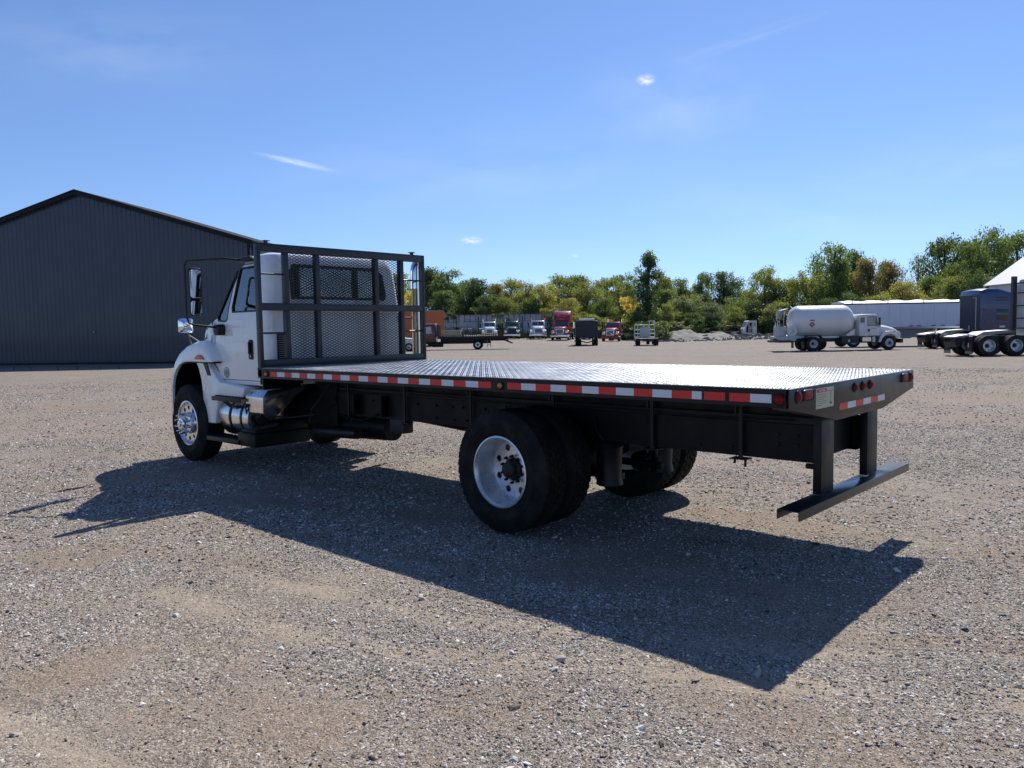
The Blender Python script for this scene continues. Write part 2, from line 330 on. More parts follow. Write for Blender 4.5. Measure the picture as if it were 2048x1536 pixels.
    h = mth('ADD', mth('MULTIPLY', mth('SUBTRACT', 1., v1.outputs['Distance']), .5), mth('MULTIPLY', mth('SUBTRACT', 1., v2.outputs['Distance']), .3))
    h = mth('ADD', h, mth('MULTIPLY', s1.outputs[1], .5)); h = mth('ADD', h, mth('MULTIPLY', mth('MULTIPLY', mth('GREATER_THAN', s3.outputs[0], .6), mth('SUBTRACT', .6, v3.outputs['Distance'])), 1.0))
    h = mth('ADD', h, mth('MULTIPLY', noi(9, 6, .7).outputs[0], 2.0))
    h = mth('MULTIPLY', h, mth('SUBTRACT', 1., mth('MULTIPLY', mth('MAXIMUM', sp.outputs[0], sp.outputs[1]), .65)))
    bp = N.new('ShaderNodeBump'); bp.inputs['Strength'].default_value = 1; bp.inputs['Distance'].default_value = .013; L.new(h, bp.inputs['Height']); L.new(bp.outputs[0], bs.inputs['Normal'])
    me.materials.append(m); o = bpy.data.objects.new('gravel_yard', me); COL.objects.link(o)
    tagp(o, 'wide grey and brown gravel yard with tan tyre tracks', 'ground', kind='structure')
ground()

def gravel():
    xs = []; ys = []; sz = []
    fine = False
    def zone(n, r0, r1, s0, s1, pw):
        u = rng.random(n); r = np.sqrt(r0**2+u*(r1**2-r0**2)); a = YAW+np.radians((rng.random(n)-.5)*78)
        x = CAM.x+r*np.cos(a); y = CAM.y+r*np.sin(a); b, t, g = masks(x, y); dens = fbm(x*.9+7, y*.9+1, 4)
        keep = rng.random(n) < np.clip((dens-.25)*2.6, .12, 1)*((1-.25*b)*(1-.45*t) if fine else (1-.72*b)*(1-.80*t))
        x, y = x[keep], y[keep]; s = s0*(s1/s0)**(rng.random(len(x))**pw)
        xs.append(x); ys.append(y); sz.append(s)
    zone(170000, 2.0, 6.5, .0032, .011, 1.7)
    fine = True; zone(150000, 2.0, 5.5, .0026, .0052, 1.4); zone(120000, 5.5, 12, .004, .008, 1.4); fine = False
    zone(170000, 6.5, 15, .006, .017, 1.8)
    zone(90000, 15, 34, .011, .026, 1.6)
    zone(5200, 2.0, 12, .011, .026, 2.0)
    zone(900, 3.0, 22, .018, .034, 2.0)
    x = np.concatenate(xs); y = np.concatenate(ys); s = np.concatenate(sz); n = len(x)
    z = ter(x, y)+relief(x, y)*np.clip(1.3-np.hypot(x-CAM.x, y-CAM.y)/45, 0, 1)+s*.12
    me = bpy.data.meshes.new('gravel'); me.vertices.add(n); me.vertices.foreach_set('co', np.stack([x, y, z], -1).reshape(-1))
    def attr(nm, ty, d): a = me.attributes.new(nm, ty, 'POINT'); a.data.foreach_set('vector' if ty == 'FLOAT_VECTOR' else 'value', d.reshape(-1))
    attr('rot', 'FLOAT_VECTOR', np.stack([(rng.random(n)-.5)*1.2, (rng.random(n)-.5)*1.2, rng.random(n)*6.28], -1))
    attr('scl', 'FLOAT_VECTOR', np.stack([s*(.8+.7*rng.random(n)), s*(.6+.4*rng.random(n)), s*(.35+.4*rng.random(n))], -1))
    tint = rng.random(n); attr('tint', 'FLOAT', tint)
    o = bpy.data.objects.new('gravel', me); COL.objects.link(o); tagp(o, 'loose crushed stone scattered over the yard in the foreground', 'gravel', kind='stuff')
    m = bpy.data.materials.new('gravel_stone'); m.use_nodes = True; nt = m.node_tree; b = nt.nodes['Principled BSDF']; b.inputs['Roughness'].default_value = .7; b.inputs['Specular IOR Level'].default_value = .25
    a = nt.nodes.new('ShaderNodeAttribute'); a.attribute_type = 'INSTANCER'; a.attribute_name = 'tint'
    rp = nt.nodes.new('ShaderNodeValToRGB'); e = rp.color_ramp.elements
    st = [(0, (.04, .035, .031)), (.15, (.11, .095, .08)), (.36, (.22, .196, .172)), (.60, (.37, .335, .298)), (.82, (.56, .52, .475)), (1, (.72, .685, .64))]
    while len(e) < len(st): e.new(.5)
    for k, (p, c) in enumerate(st): e[k].position = p; e[k].color = (*c, 1)
    nt.links.new(a.outputs['Fac'], rp.inputs[0]); nt.links.new(rp.outputs[0], b.inputs['Base Color'])
    g = bpy.data.node_groups.new('scatter', 'GeometryNodeTree'); g.interface.new_socket('Geometry', in_out='INPUT', socket_type='NodeSocketGeometry'); g.interface.new_socket('Geometry', in_out='OUTPUT', socket_type='NodeSocketGeometry')
    N = g.nodes; L = g.links; gi = N.new('NodeGroupInput'); go = N.new('NodeGroupOutput'); ip = N.new('GeometryNodeInstanceOnPoints'); m2p = N.new('GeometryNodeMeshToPoints')
    ico = N.new('GeometryNodeMeshIcoSphere'); ico.inputs['Radius'].default_value = 1; ico.inputs['Subdivisions'].default_value = 1
    sm = N.new('GeometryNodeSetMaterial'); sm.inputs['Material'].default_value = m; L.new(ico.outputs[0], sm.inputs[0])
    spn = N.new('GeometryNodeSetPosition'); wn = N.new('ShaderNodeTexWhiteNoise'); L.new(sm.outputs[0], spn.inputs['Geometry'])
    ps = N.new('GeometryNodeInputPosition'); L.new(ps.outputs[0], wn.inputs['Vector'])
    sb = N.new('ShaderNodeVectorMath'); sb.operation = 'SUBTRACT'; sb.inputs[1].default_value = (.5, .5, .5); L.new(wn.outputs['Color'], sb.inputs[0])
    sc = N.new('ShaderNodeVectorMath'); sc.operation = 'SCALE'; sc.inputs['Scale'].default_value = .75; L.new(sb.outputs[0], sc.inputs[0]); L.new(sc.outputs[0], spn.inputs['Offset'])
    def na(nm):
        q = N.new('GeometryNodeInputNamedAttribute'); q.data_type = 'FLOAT_VECTOR'; q.inputs['Name'].default_value = nm; return q.outputs[0]
    L.new(gi.outputs[0], m2p.inputs[0]); L.new(m2p.outputs[0], ip.inputs['Points']); L.new(spn.outputs[0], ip.inputs['Instance']); 
    e2r = N.new('FunctionNodeEulerToRotation'); L.new(na('rot'), e2r.inputs[0]); L.new(e2r.outputs[0], ip.inputs['Rotation']); L.new(na('scl'), ip.inputs['Scale']); L.new(ip.outputs[0], go.inputs[0])
    md = o.modifiers.new('scatter', 'NODES'); md.node_group = g; me.materials.append(m)
gravel()

# ------------------------------------------------------------------ wheels
def tyre_mesh(R, W, rr, lugs=0, ribs=5, n=64):
    """lathe about y, outer face at y=0 going to y=-W"""
    m = M(); h = W/2; g = .011
    side = [(rr, -.012), (rr+.014, .004), (rr+.022, .010), (rr+.028, .006), (rr+.07, .017), (rr+.10, .020), (rr+.104, .024), (rr+.112, .024), (rr+.116, .019), (R-.075, .013), (R-.07, .009), (R-.045, 0.002), (R-.018, -.010), (R-.004, -.022)]
    prof = list(side)
    if not lugs:
        w = (W-.05)/ribs
        for k in range(ribs):
            y0 = -.025-k*w
            prof += [(R, y0), (R, y0-w+.010)]
            if k < ribs-1: prof += [(R-g, y0-w+.009), (R-g, y0-w+.001)]
    else: prof += [(R-.012, -.03), (R-.012, -W+.03)]
    prof += [(r, -W-y) for r, y in reversed(side)]
    m.lathe([(r, y) for r, y in prof], (0, 0, 0), (0, 1, 0), n)
    if lugs:
        rows = 5; w = (W-.03)/rows
        for k in range(rows):
            y0 = -.015-k*w
            for i in range(lugs):
                a0 = 2*pi*(i+(.5 if k % 2 else 0))/lugs; da = 2*pi/lugs*.80; tw = .25*da*(1 if k < rows/2 else -1)
                ro = R if 0 < k < rows-1 else R-.003
                vs = []
                for rad in (R-.03, ro):
                    for (aa, yy) in ((a0, y0), (a0+da, y0), (a0+da+tw, y0-w+.007), (a0+tw, y0-w+.007)):
                        vs.append((rad*cos(aa), yy, rad*sin(aa)))
                m.add(vs, [(4, 5, 6, 7), (0, 1, 5, 4), (1, 2, 6, 5), (2, 3, 7, 6), (3, 0, 4, 7)])
        # shoulder blocks running down the sidewall
        for s in (0, 1):
            for i in range(lugs):
                a0 = 2*pi*i/lugs; da = 2*pi/lugs*.6; ys = (.002, -.014) if s == 0 else (-W-.002, -W+.014)
                vs = [(rad*cos(a), y, rad*sin(a)) for rad, y in ((R-.045, ys[0]), (R-.002, ys[1])) for a in (a0, a0+da)]
                vs += [(rad*cos(a), y-.02*(1 if s == 0 else -1), rad*sin(a)) for rad, y in ((R-.05, ys[0]), (R-.02, ys[1])) for a in (a0, a0+da)]
                m.add(vs, [(0, 1, 3, 2), (4, 6, 7, 5), (0, 4, 5, 1), (2, 3, 7, 6), (0, 2, 6, 4), (1, 5, 7, 3)])
    return m
def holes_disc(m, r0, r1, y, nh, rh, rc, n=60, th=.012):
    """disc ring in plane y with round-ish recessed hand holes: dark pucks proud of nothing -> real openings by wedge quads"""
    H8 = 24; segs = nh*H8; rows = [r0]+[rc+rh*q for q in (-1, -.8, -.55, -.28, 0, .28, .55, .8, 1)]+[r1]
    idx = {}
    vs = []; fs = []
    for j, r in enumerate(rows):
        for i in range(segs):
            a = 2*pi*i/segs; vs.append((r*cos(a), y, r*sin(a)))
    for j in range(len(rows)-1):
        for i in range(segs):
            k = i % H8; mid = (k+.5-H8/2)/H8*(2*pi/nh)*rc; rm = (rows[j]+rows[j+1])/2-rc
            if 0 < j < len(rows)-2 and mid*mid+rm*rm < rh*rh*.95: continue
            i2 = (i+1) % segs; fs.append((j*segs+i, j*segs+i2, (j+1)*segs+i2, (j+1)*segs+i))
    n0 = len(vs); vs2 = [(x, yy-th, z) for x, yy, z in vs]
    m.add(vs, fs); m.add(vs2, fs)
    # walls round the openings
    ed = {}
    for f in fs:
        for a, b in zip(f, f[1:]+f[:1]): ed[(a, b)] = 1
    for (a, b) in ed:
        if (b, a) not in ed: m.add([vs[a], vs[b], vs2[b], vs2[a]], [(0, 1, 2, 3)])
    return m
def wheel_front(parent, x, yo, z, R, W, side=1, mats=(RUBBER, RIMA, CHROME), detail=2, lugs=0, dish=.03, nh=10, rr=.29):
    """outboard face at y=yo, side=+1 outboard is +y"""
    wl = thing('wheel', None, None, (x, yo, z), 0 if side > 0 else pi); wl.parent = parent
    k = ('fw', R, W, lugs, dish, nh, rr, tuple(m.name for m in mats), detail)
    if k not in CACHE:
        tm = tyre_mesh(R, W, rr, lugs, n=72 if detail > 1 else 28).mesh('tyre', mats[0], smooth=30)
        rm = M(); n = 48 if detail > 1 else 20
        bulge = dish > 0      # steer wheel: disc stands out towards the hub; drive wheel: deep recess
        rm.lathe([(rr+.012, -.012), (rr+.014, .006), (rr, .010), (rr-.012, -.002), (rr-.02, -.05 if bulge else -.03), (rr-.045, -.022 if bulge else -.185)], (0, 0, 0), (0, 1, 0), n)
        yd = -.022 if bulge else -.185; rh0 = .15 if bulge else .115
        if detail > 1:
            holes_disc(rm, rh0, rr-.045, yd, nh, .030, (rh0+rr-.045)/2+.012)
            rm.lathe([(rr-.05, yd-.06), (.05, yd-.07)], (0, 0, 0), (0, 1, 0), n)
        else: rm.lathe([(rr-.045, yd), (rh0, yd)], (0, 0, 0), (0, 1, 0), n)
        if bulge: rm.lathe([(rh0, yd), (rh0-.006, yd+.045), (.095, yd+.062), (.09, yd+.062)], (0, 0, 0), (0, 1, 0), n)
        else: rm.lathe([(rh0, yd), (.10, yd+.01)], (0, 0, 0), (0, 1, 0), n)
        rmm = rm.mesh('rim', mats[1], smooth=35)
        hb = M()
        if bulge: hb.lathe([(.088, yd+.06), (.084, .085), (.070, .10), (.045, .105), (.04, .125), (0.001, .13)], (0, 0, 0), (0, 1, 0), 24)
        else: hb.lathe([(.092, yd), (.09, yd+.03), (.074, yd+.045), (.068, yd+.085), (.05, yd+.095), (.001, yd+.095)], (0, 0, 0), (0, 1, 0), 24)
        hbm = hb.mesh('hub', mats[2], smooth=35)
        nm = M(); L_ = .095 if bulge else .035
        q_ = 1. if bulge else .72; nm.lathe([(.019*q_, 0), (.019*q_, .016), (.0145*q_, .022), (.0145*q_, L_-.01), (.010*q_, L_), (.001, L_)], (0, 0, 0), (0, 1, 0), 8)
        CACHE[k] = (tm, rmm, hbm, nm.mesh('lug_nut', mats[2], smooth=35), yd)
    tm, rmm, hbm, nmm, yd = CACHE[k]
    for nm, me in (('tyre', tm), ('rim', rmm), ('hub', hbm)):
        o = bpy.data.objects.new(nm, me); COL.objects.link(o); o.parent = wl
    if detail > 1:
        rb = .128 if dish > 0 else .113
        for i in range(10):
            a = 2*pi*(i+.5)/10; o = bpy.data.objects.new('lug_nut', nmm); COL.objects.link(o); o.parent = wl
            o.location = (rb*cos(a), yd+(.048 if dish > 0 else .02), rb*sin(a))
    return wl
CACHE = {}

# ------------------------------------------------------------------ the flatbed truck (axes: x to the cab, y to its left)
ROOT = (3.1, -1.25, 0)
T = thing('flatbed_truck', 'white cab flatbed truck with black deck and mesh headboard, largest in the yard', 'truck', ROOT)
OFF = (-ROOT[0], -ROOT[1], 0)
def B(m, name, mt, parent=None, **kw):
    return m.build(name, mt, parent or T, off=OFF if parent is None else None, **kw)
def mir(y): return -2.5-y
H = 1.317; DL = 6.2
# deck sheets + raised tread pattern
for k in range(5):
    x0, x1 = .004+k*DL/5, (k+1)*DL/5+.001
    B(M().box(x0, x1, -2.495, -.005, H-.006, H), 'deck_sheet', TREAD)
    if k < 4: B(M().box(x1-.03, x1+.03, -2.42, -.08, H-.0085, H-.0065), 'seam_light_stop', FRAME)  # backing added below each seam to keep sun from leaking through the gap
def tread():
    p = .040; nx = int(DL/p); ny = int(2.47/p); i, j = np.meshgrid(np.arange(nx), np.arange(ny), indexing='ij')
    cx = (.022+i*p).ravel(); cy = (-.025-j*p).ravel(); sgn = np.where(((i+j) % 2).ravel() == 0, 1, -1); a = sgn*pi/4
    ok = (np.abs((cx/(DL/5)) % 1-.5) < .488); cx, cy, a = cx[ok], cy[ok], a[ok]
    L_, W_, h = .0172, .0056, .0034; pts = np.array([(-L_, 0, 0), (0, -W_, 0), (L_, 0, 0), (0, W_, 0), (-L_*.55, 0, h), (L_*.55, 0, h)])
    ca, sa = np.cos(a)[:, None], np.sin(a)[:, None]
    X = cx[:, None]+pts[:, 0]*ca-pts[:, 1]*sa; Y = cy[:, None]+pts[:, 0]*sa+pts[:, 1]*ca; Z = H+.0002+np.broadcast_to(pts[:, 2], X.shape)
    V = np.stack([X, Y, Z], -1).reshape(-1, 3); n = len(cx); base = (np.arange(n)*6)[:, None]
    tri = np.array([(0, 1, 4), (1, 5, 4), (1, 2, 5), (2, 3, 5), (3, 4, 5), (3, 0, 4)]); Fc = (base[:, :, None]+tri[None]).reshape(-1, 3)
    me = bpy.data.meshes.new('tread_pattern'); me.from_pydata(V.tolist(), [], Fc.tolist()); me.materials.append(TREAD)
    o = bpy.data.objects.new('tread_pattern', me); COL.objects.link(o); o.parent = T; o.location = OFF; o['kind'] = 'stuff'
tread()
# side rails (formed channel) and front rail
for s in (0, 1):
    f = (lambda y: y) if s == 0 else mir
    r = M(); yA, yB = f(0), f(-.006)
    r.box(0.012, DL+.09, yA, yB, 1.200, H-.007); r.box(0.012, DL+.09, f(-.006), f(-.075), 1.200, 1.207); r.box(.012, DL+.09, f(.004), f(0), H-.020, H-.004)
    B(r, 'side_rail', BLACK)
B(M().box(DL, DL+.09, -2.49, -.01, 1.207, H-.008), 'front_rail', BLACK)
for k in range(21):
    x = .28+k*.29; B(M().box(x, x+.006, -2.42, -.08, 1.21, H-.010).box(x-.03, x+.036, -2.42, -.08, 1.203, 1.2095), 'crossmember', FRAME)
# conspicuity tape
y0 = .0; zt0, zt1 = 1.226, 1.279
x = 6.10; kx = 0
def tape(x0, x1, red):
    B(M().box(x0, x1, .0006, .0022, zt0, zt1), 'red_tape' if red else 'white_tape', REDT if red else WHT)
xs_ = 6.016
for k in range(23): tape(xs_-k*.15235, xs_-(k+1)*.15235+.001, k % 2 == 0)
xs2 = 2.330
for k in range(11): tape(xs2-k*.1524, xs2-(k+1)*.1524+.001, k % 2 == 0)
tape(xs2-11*.1524, xs2-11*.1524-.072, False)
tape(.565, .415, True); tape(.385, .245, True); tape(.244, .105, False)
for k in range(12): B(M().box(5.9-k*.5, 5.9-k*.5-.3, -2.5006, -2.502, zt0, zt1), 'red_tape' if k % 2 else 'white_tape', REDT if k % 2 else WHT)
def round_lamp(x, y, z, ax, r, lens, name='marker_lamp'):
    ax = Vector(ax); g = M().lathe([(r*1.35, 0), (r*1.35, .006), (r*1.15, .012), (r*.98, .010)], (x, y, z), ax, 20)
    o = B(g, name, DARKP, smooth=30)
    l = M().lathe([(r, .004), (r*.95, .013), (r*.7, .021), (r*.35, .026), (.0005, .027)], (x, y, z), ax, 20); l.build('lens', lens, o, smooth=60)
round_lamp(6.09, .001, 1.252, (0, 1, 0), .026, AMBER); round_lamp(2.405, .001, 1.252, (0, 1, 0), .026, AMBER); round_lamp(.052, .001, 1.250, (0, 1, 0), .030, REDL)
# tail apron
poly = [(0, H-.002), (-2.5, H-.002), (-2.5, 1.165), (-1.72, 1.055), (-.78, 1.055), (0, 1.190)]
B(M().prism([(y, z) for y, z in poly], 'x', -.008, 0.0), 'tail_apron', TAIL, bevel=.0015)
B(M().prism([(0, 1.19), (-.78, 1.055), (-1.72, 1.055), (-2.5, 1.165), (-2.5, 1.172), (-1.72, 1.062), (-.78, 1.062), (0, 1.197)], 'x', 0.0, .10), 'apron_flange', TAIL)
def rect_lamp(y, z, wd, ht):
    r = []
    for k in range(20):
        a = 2*pi*k/20; cx = (wd/2-ht*.35)*(1 if cos(a) > 0 else -1); cz = (ht/2-ht*.35)*(1 if sin(a) > 0 else -1); r.append((y+cx+ht*.35*cos(a), z+cz+ht*.35*sin(a)))
    g = M().loft([[(-.008-h, y+(a-y)*s, z+(b-z)*s) for a, b in r] for h, s in ((0, 1.28), (.012, 1.25), (.018, 1.1), (.008, 1.0))], cap=False); o = B(g, 'tail_lamp', STEELD, smooth=30)
    l = M().loft([[(-.008-h, y+(a-y)*s, z+(b-z)*s) for a, b in r] for h, s in ((.006, 1.0), (.015, .96), (.018, .7), (.019, .1))], cap=True); l.build('lens', REDL, o, smooth=60)
rect_lamp(-.265, 1.262, .125, .058); rect_lamp(-2.245, 1.262, .125, .058)
for yy in (-.118, -2.40): round_lamp(-.008, yy, 1.260, (-1, 0, 0), .032, REDL, 'tail_lamp')
for yy in (-1.105, -1.265, -1.425): round_lamp(-.008, yy, 1.257, (-1, 0, 0), .026, REDL, 'marker_lamp')
for k in range(6):
    a = .815+k*.158; B(M().box(-.0086, -.0100, -a, -a-.157, 1.118-.0, 1.163), 'red_tape' if k % 2 == 0 else 'white_tape', REDT if k % 2 == 0 else WHT)
CREAM = mat('cream_label', (.50, .49, .33), .5); INK = mat('label_ink', (.06, .055, .05), .6); REDI = mat('label_red', (.5, .04, .03), .5)
pl = B(M().box(-.0085, -.0097, -.405, -.71, 1.158, 1.292), 'warning_label', CREAM)
M().box(-.0099, -.0104, -.415, -.585, 1.263, 1.287).build('label_header', REDI, pl)
M().box(-.0099, -.0104, -.60, -.70, 1.265, 1.268).build('label_line', INK, pl)
for i, z in enumerate((1.250, 1.238, 1.228, 1.216, 1.204, 1.190, 1.177)):
    wdt = (.17, .15, .17, .12, .17, .15, .10)[i]; M().box(-.0099, -.0103, -.415, -.415-wdt, z, z+.0022).build('label_line', INK, pl)
M().box(-.0099, -.0103, -.655, -.659, 1.18, 1.262).box(-.0099, -.0103, -.64, -.675, 1.178, 1.190).box(-.0099, -.0103, -.648, -.667, 1.245, 1.249).build('label_drawing', INK, pl)
t_ = text('WARNING', 'label_text', WHT, pl, (-.0106, -.505, 1.275), (Rd(90), 0, Rd(-90)), .022)
# long sills, spacer, chassis rails
for s in (0, 1):
    f = (lambda y: y) if s == 0 else mir
    B(M().box(.15, 6.25, f(-.83), f(-.845), 1.058, 1.20).box(.15, 6.25, f(-.78), f(-.845), 1.048, 1.057).box(.15, 6.25, f(-.78), f(-.845), 1.191, 1.1995), 'deck_sill', FRAME)
    B(M().box(.15, 6.3, f(-.835), f(-.90), 1.0, 1.047), 'spacer', DARKP)
    B(M().box(.14, 8.95, f(-.812), f(-.820), .742, .998).box(.14, 8.95, f(-.8125), f(-.90), .735, .7415).box(.14, 8.95, f(-.8125), f(-.90), .9915, .9990), 'chassis_rail', FRAME)
    for xx in (5.63, 4.6, 3.57, 2.5, 1.46, .69):
        B(M().box(xx-.014, xx+.014, f(-.772), f(-.786), .72, 1.2).box(xx+.035, xx+.05, f(-.772), f(-.786), 1.055, 1.2).box(xx-.05, xx+.08, f(-.76), f(-.86), .712, .722).cyl((xx-.03, f(-.79), .66), (xx-.03, f(-.79), .715), .010, n=8).cyl((xx+.055, f(-.79), .68), (xx+.055, f(-.79), .715), .010, n=8), 'tie_bracket', DARKP)
    bolts = [(4.42, .93), (4.12, .93), (3.88, .93), (3.72, .93), (4.12, .80), (3.85, .80), (3.66, .80), (3.40, .93), (3.18, .93), (5.45, .93), (5.2, .93), (.42, .92), (.28, .915), (.42, .85), (.28, .845), (.78, .80), (1.05, .79)]
    for bx_, bz in bolts:
        B(M().lathe([(.016, 0), (.016, .011), (.008, .013), (.008, .024), (.0005, .024)], (bx_, f(-.812), bz), (0, 1 if s == 0 else -1, 0), 6), 'bolt', DARKP)
for xx, w_ in ((5.50, .10), (4.98, .10)): B(M().box(xx-w_/2, xx+w_/2, -.77, -.81, .76, .99).box(xx-w_/2, xx-w_/2+.02, -.72, -.81, .76, .99), 'frame_gusset', FRAME, bevel=.003)
B(M().box(.2, .21, -1.68, -.82, .74, .99), 'rear_crossmember', FRAME)
# rear bumper
for yc in (-.795, -1.705):
    B(M().box(.058, .066, yc-.112, yc+.112, .545, 1.10).box(.066, .115, yc+.104, yc+.112, .545, 1.10).box(.066, .115, yc-.112, yc-.104, .545, 1.10), 'bumper_post', BLACK, bevel=.002)
B(M().box(-.022, .125, -2.37, -.13, .533, .541).box(-.022, -.014, -2.37, -.13, .478, .533).box(.117, .125, -2.37, -.13, .478, .533), 'bumper_bar', mat('bumper_black', (.012, .0125, .014), .3, coat=.2), bevel=.002)
# axles, springs, air bags, tanks
for s in (0, 1):
    f = (lambda y: y) if s == 0 else mir
    B(M().lathe([(.105, .36), (.118, .368), (.112, .40), (.104, .43), (.108, .55), (.116, .68), (.125, .70), (.11, .73)], (1.93, f(-.84), 0), (0, 0, 1), 20, cap=True), 'air_bag', mat('air_bag_rubber', (.006, .006, .007), .4, spec=.3), smooth=30)
    B(M().box(1.85, 3.3, f(-.88), f(-.96), .40, .46).box(2.4, 2.62, f(-.84), f(-1.0), .42, .75), 'leaf_spring', FRAME, bevel=.01)
    B(M().box(7.6, 9.0, f(-.74), f(-.82), .5, .56), 'leaf_spring', FRAME)
    B(M().cyl((2.2, f(-.82), .42), (2.2, f(-.60), .42), .09, n=16), 'brake_chamber', FRAME)
B(M().cyl((2.49, -.3, .52), (2.49, -2.2, .52), .075, n=16).lathe([(.08, -.25), (.18, -.12), (.21, 0), (.18, .12), (.08, .25)], (2.49, -1.25, .52), (0, 1, 0), 18), 'rear_axle', FRAME, smooth=40)
B(M().cyl((2.3, -1.25, .54), (6.6, -1.25, .82), .05, n=12), 'drive_shaft', FRAME)
B(M().box(8.30, 8.50, -2.1, -.4, .42, .52), 'front_axle', FRAME)
B(M().box(6.6, 8.9, -1.66, -.84, .55, 1.25).box(6.8, 8.0, -1.5, -1.0, .42, .56), 'engine', FRAME, bevel=.04)
B(M().box(7.2, 9.0, -2.0, -.84, 1.1, 1.16), 'engine_guard', FRAME)
B(M().cyl((5.30, -.66, .555), (6.15, -.66, .52), .062, n=20), 'air_tank', DARKP, smooth=40)
B(M().cyl((5.05, -.98, .60), (6.3, -.98, .55), .14, n=20), 'air_tank', FRAME, smooth=40)
B(M().cyl((6.92, -2.12, .50), (7.9, -2.12, .50), .31, n=26), 'fuel_tank', FRAME, smooth=40)
B(M().tube([(6.0, -.78, 1.1), (6.05, -.7, .95), (6.15, -.62, .8), (6.2, -.6, .62)], .012).tube([(5.9, -.78, .95), (5.7, -.70, .74), (5.3, -.72, .70), (5.1, -.8, .78)], .009).tube([(6.5, -.25, .73), (6.3, -.4, .70), (6.0, -.55, .74), (5.9, -.78, .85)], .012), 'air_hose', DARKP)
for yo, sd_ in ((-.06, 1), (-2.44, -1)):
    wheel_front(None, 0, 0, 0, .52, .265, 1, (RUBBER, RIMP, DARKP), 2, 46, -1, 8, .29) if False else None
def put_wheel(x, yo, side, **kw):
    wl = wheel_front(T, x+OFF[0], yo+OFF[1], .521, .52, kw.pop('W', .262), side, **kw); return wl
for side, yo in ((1, -.055), (-1, -2.445)):
    put_wheel(2.49, yo, side, mats=(RUBBER, RIMP, DARKP), lugs=46, dish=-1, nh=8)
    put_wheel(2.49, yo-side*.335, side, mats=(RUBBER, RIMP, DARKP), lugs=46, dish=-1, nh=8, detail=2)
    put_wheel(8.40, yo-side*.05, side, mats=(RUBBER, RIMA, CHROME), W=.28, dish=1)
# fuel tank with steps, stainless box, black box
B(M().cyl((6.86, -.42, .665), (7.60, -.42, .665), .27, n=40), 'step_tank', ALU, smooth=40, bevel=.012)
for xx in (7.02, 7.30): B(M().lathe([(.274, -.022), (.280, -.018), (.280, .018), (.274, .022)], (xx, -.42, .665), (1, 0, 0), 40), 'tank_strap', DARKP, smooth=40)
def step(x0, x1, y0, y1, z, name='step'):
    m_ = M().box(x0, x1, y0, y1, z-.012, z).box(x0, x1, y0-.004, y0+.002, z-.055, z)
    o = B(m_, name, DARKP, bevel=.004)
    for k in range(9):
        xx = x0+.05+k*(x1-x0-.1)/8; M().box(xx-.012, xx+.012, y1+.02, y0-.03, z+.0005, z+.012).build('grip_ridge', DARKP, o)
step(6.88, 7.64, -.085, -.32, .925); step(6.98, 7.82, -.085, -.34, .400)
B(M().cyl((7.05, -.11, .90), (7.22, -.15, .80), .012, n=8).cyl((7.45, -.11, .90), (7.28, -.15, .80), .012, n=8).cyl((7.35, -.11, .90), (7.22, -.15, .80), .012, n=8), 'step_brace', DARKP)
bx = M()
ring = lambda x: [(x, -.12, .765), (x, -.12, .955), (x, -.19, 1.035), (x, -.72, 1.075), (x, -.72, 1.05), (x, -.55, .93), (x, -.32, .735)]
bx.loft([ring(6.82), ring(6.42)]); B(bx, 'stainless_cover', ALU, bevel=.004)
B(M().box(6.60, 7.02, -.86, -.10, .34, .50), 'battery_box', FRAME, bevel=.006)
B(M().prism([(-.13, .50), (-.86, .50), (-.86, .62), (-.45, .62), (-.22, .585), (-.13, .54)], 'x', 6.64, 6.98), 'battery_lid', FRAME, bevel=.01)
B(M().cyl((6.72, -.30, .60), (6.72, -.22, .71), .05, n=14).cyl((6.70, -.16, .55), (6.58, -.40, .60), .035, n=12), 'filler_neck', DARKP, smooth=40)
B(M().tube([(6.80, -.115, .74), (6.80, -.105, .82), (6.78, -.10, .84)], .010).cyl((6.80, -.118, .84), (6.80, -.098, .84), .026, n=12), 'latch', DARKP)
B(M().box(5.9, 6.35, -.95, -.80, .5, 1.15), 'mount_bracket', FRAME)
B(M().tube([(5.8, -.80, 1.02), (5.0, -.785, 1.015), (4.0, -.785, 1.03), (3.0, -.785, 1.015), (2.0, -.785, 1.03), (1.0, -.785, 1.015), (.3, -.80, 1.03)], .007, 6), 'wiring_loom', DARKP)
B(M().tube([(3.1, -.79, .98), (2.9, -.74, .80), (2.6, -.70, .62), (2.3, -.68, .50)], .010, 6).tube([(2.05, -.79, .95), (2.0, -.76, .82), (1.95, -.80, .74)], .009, 6), 'brake_hose', RUBBER)
B(M().cyl((2.75, -.79, .62), (2.50, -.93, .98), .028, n=10).cyl((2.70, -.82, .70), (2.58, -.89, .87), .04, n=12), 'shock_absorber', DARKP)
B(M().box(.15, .20, -.80, -.77, .70, .735), 'tow_eye', FRAME)
B(M().box(4.70, 4.95, -.98, -.84, .58, .74), 'valve_block', STEELD, bevel=.01)
B(M().box(6.30, 6.60, -.60, -.20, 1.10, 1.19).box(6.28, 6.30, -.55, -.06, 1.06, 1.20), 'cab_mount', FRAME)

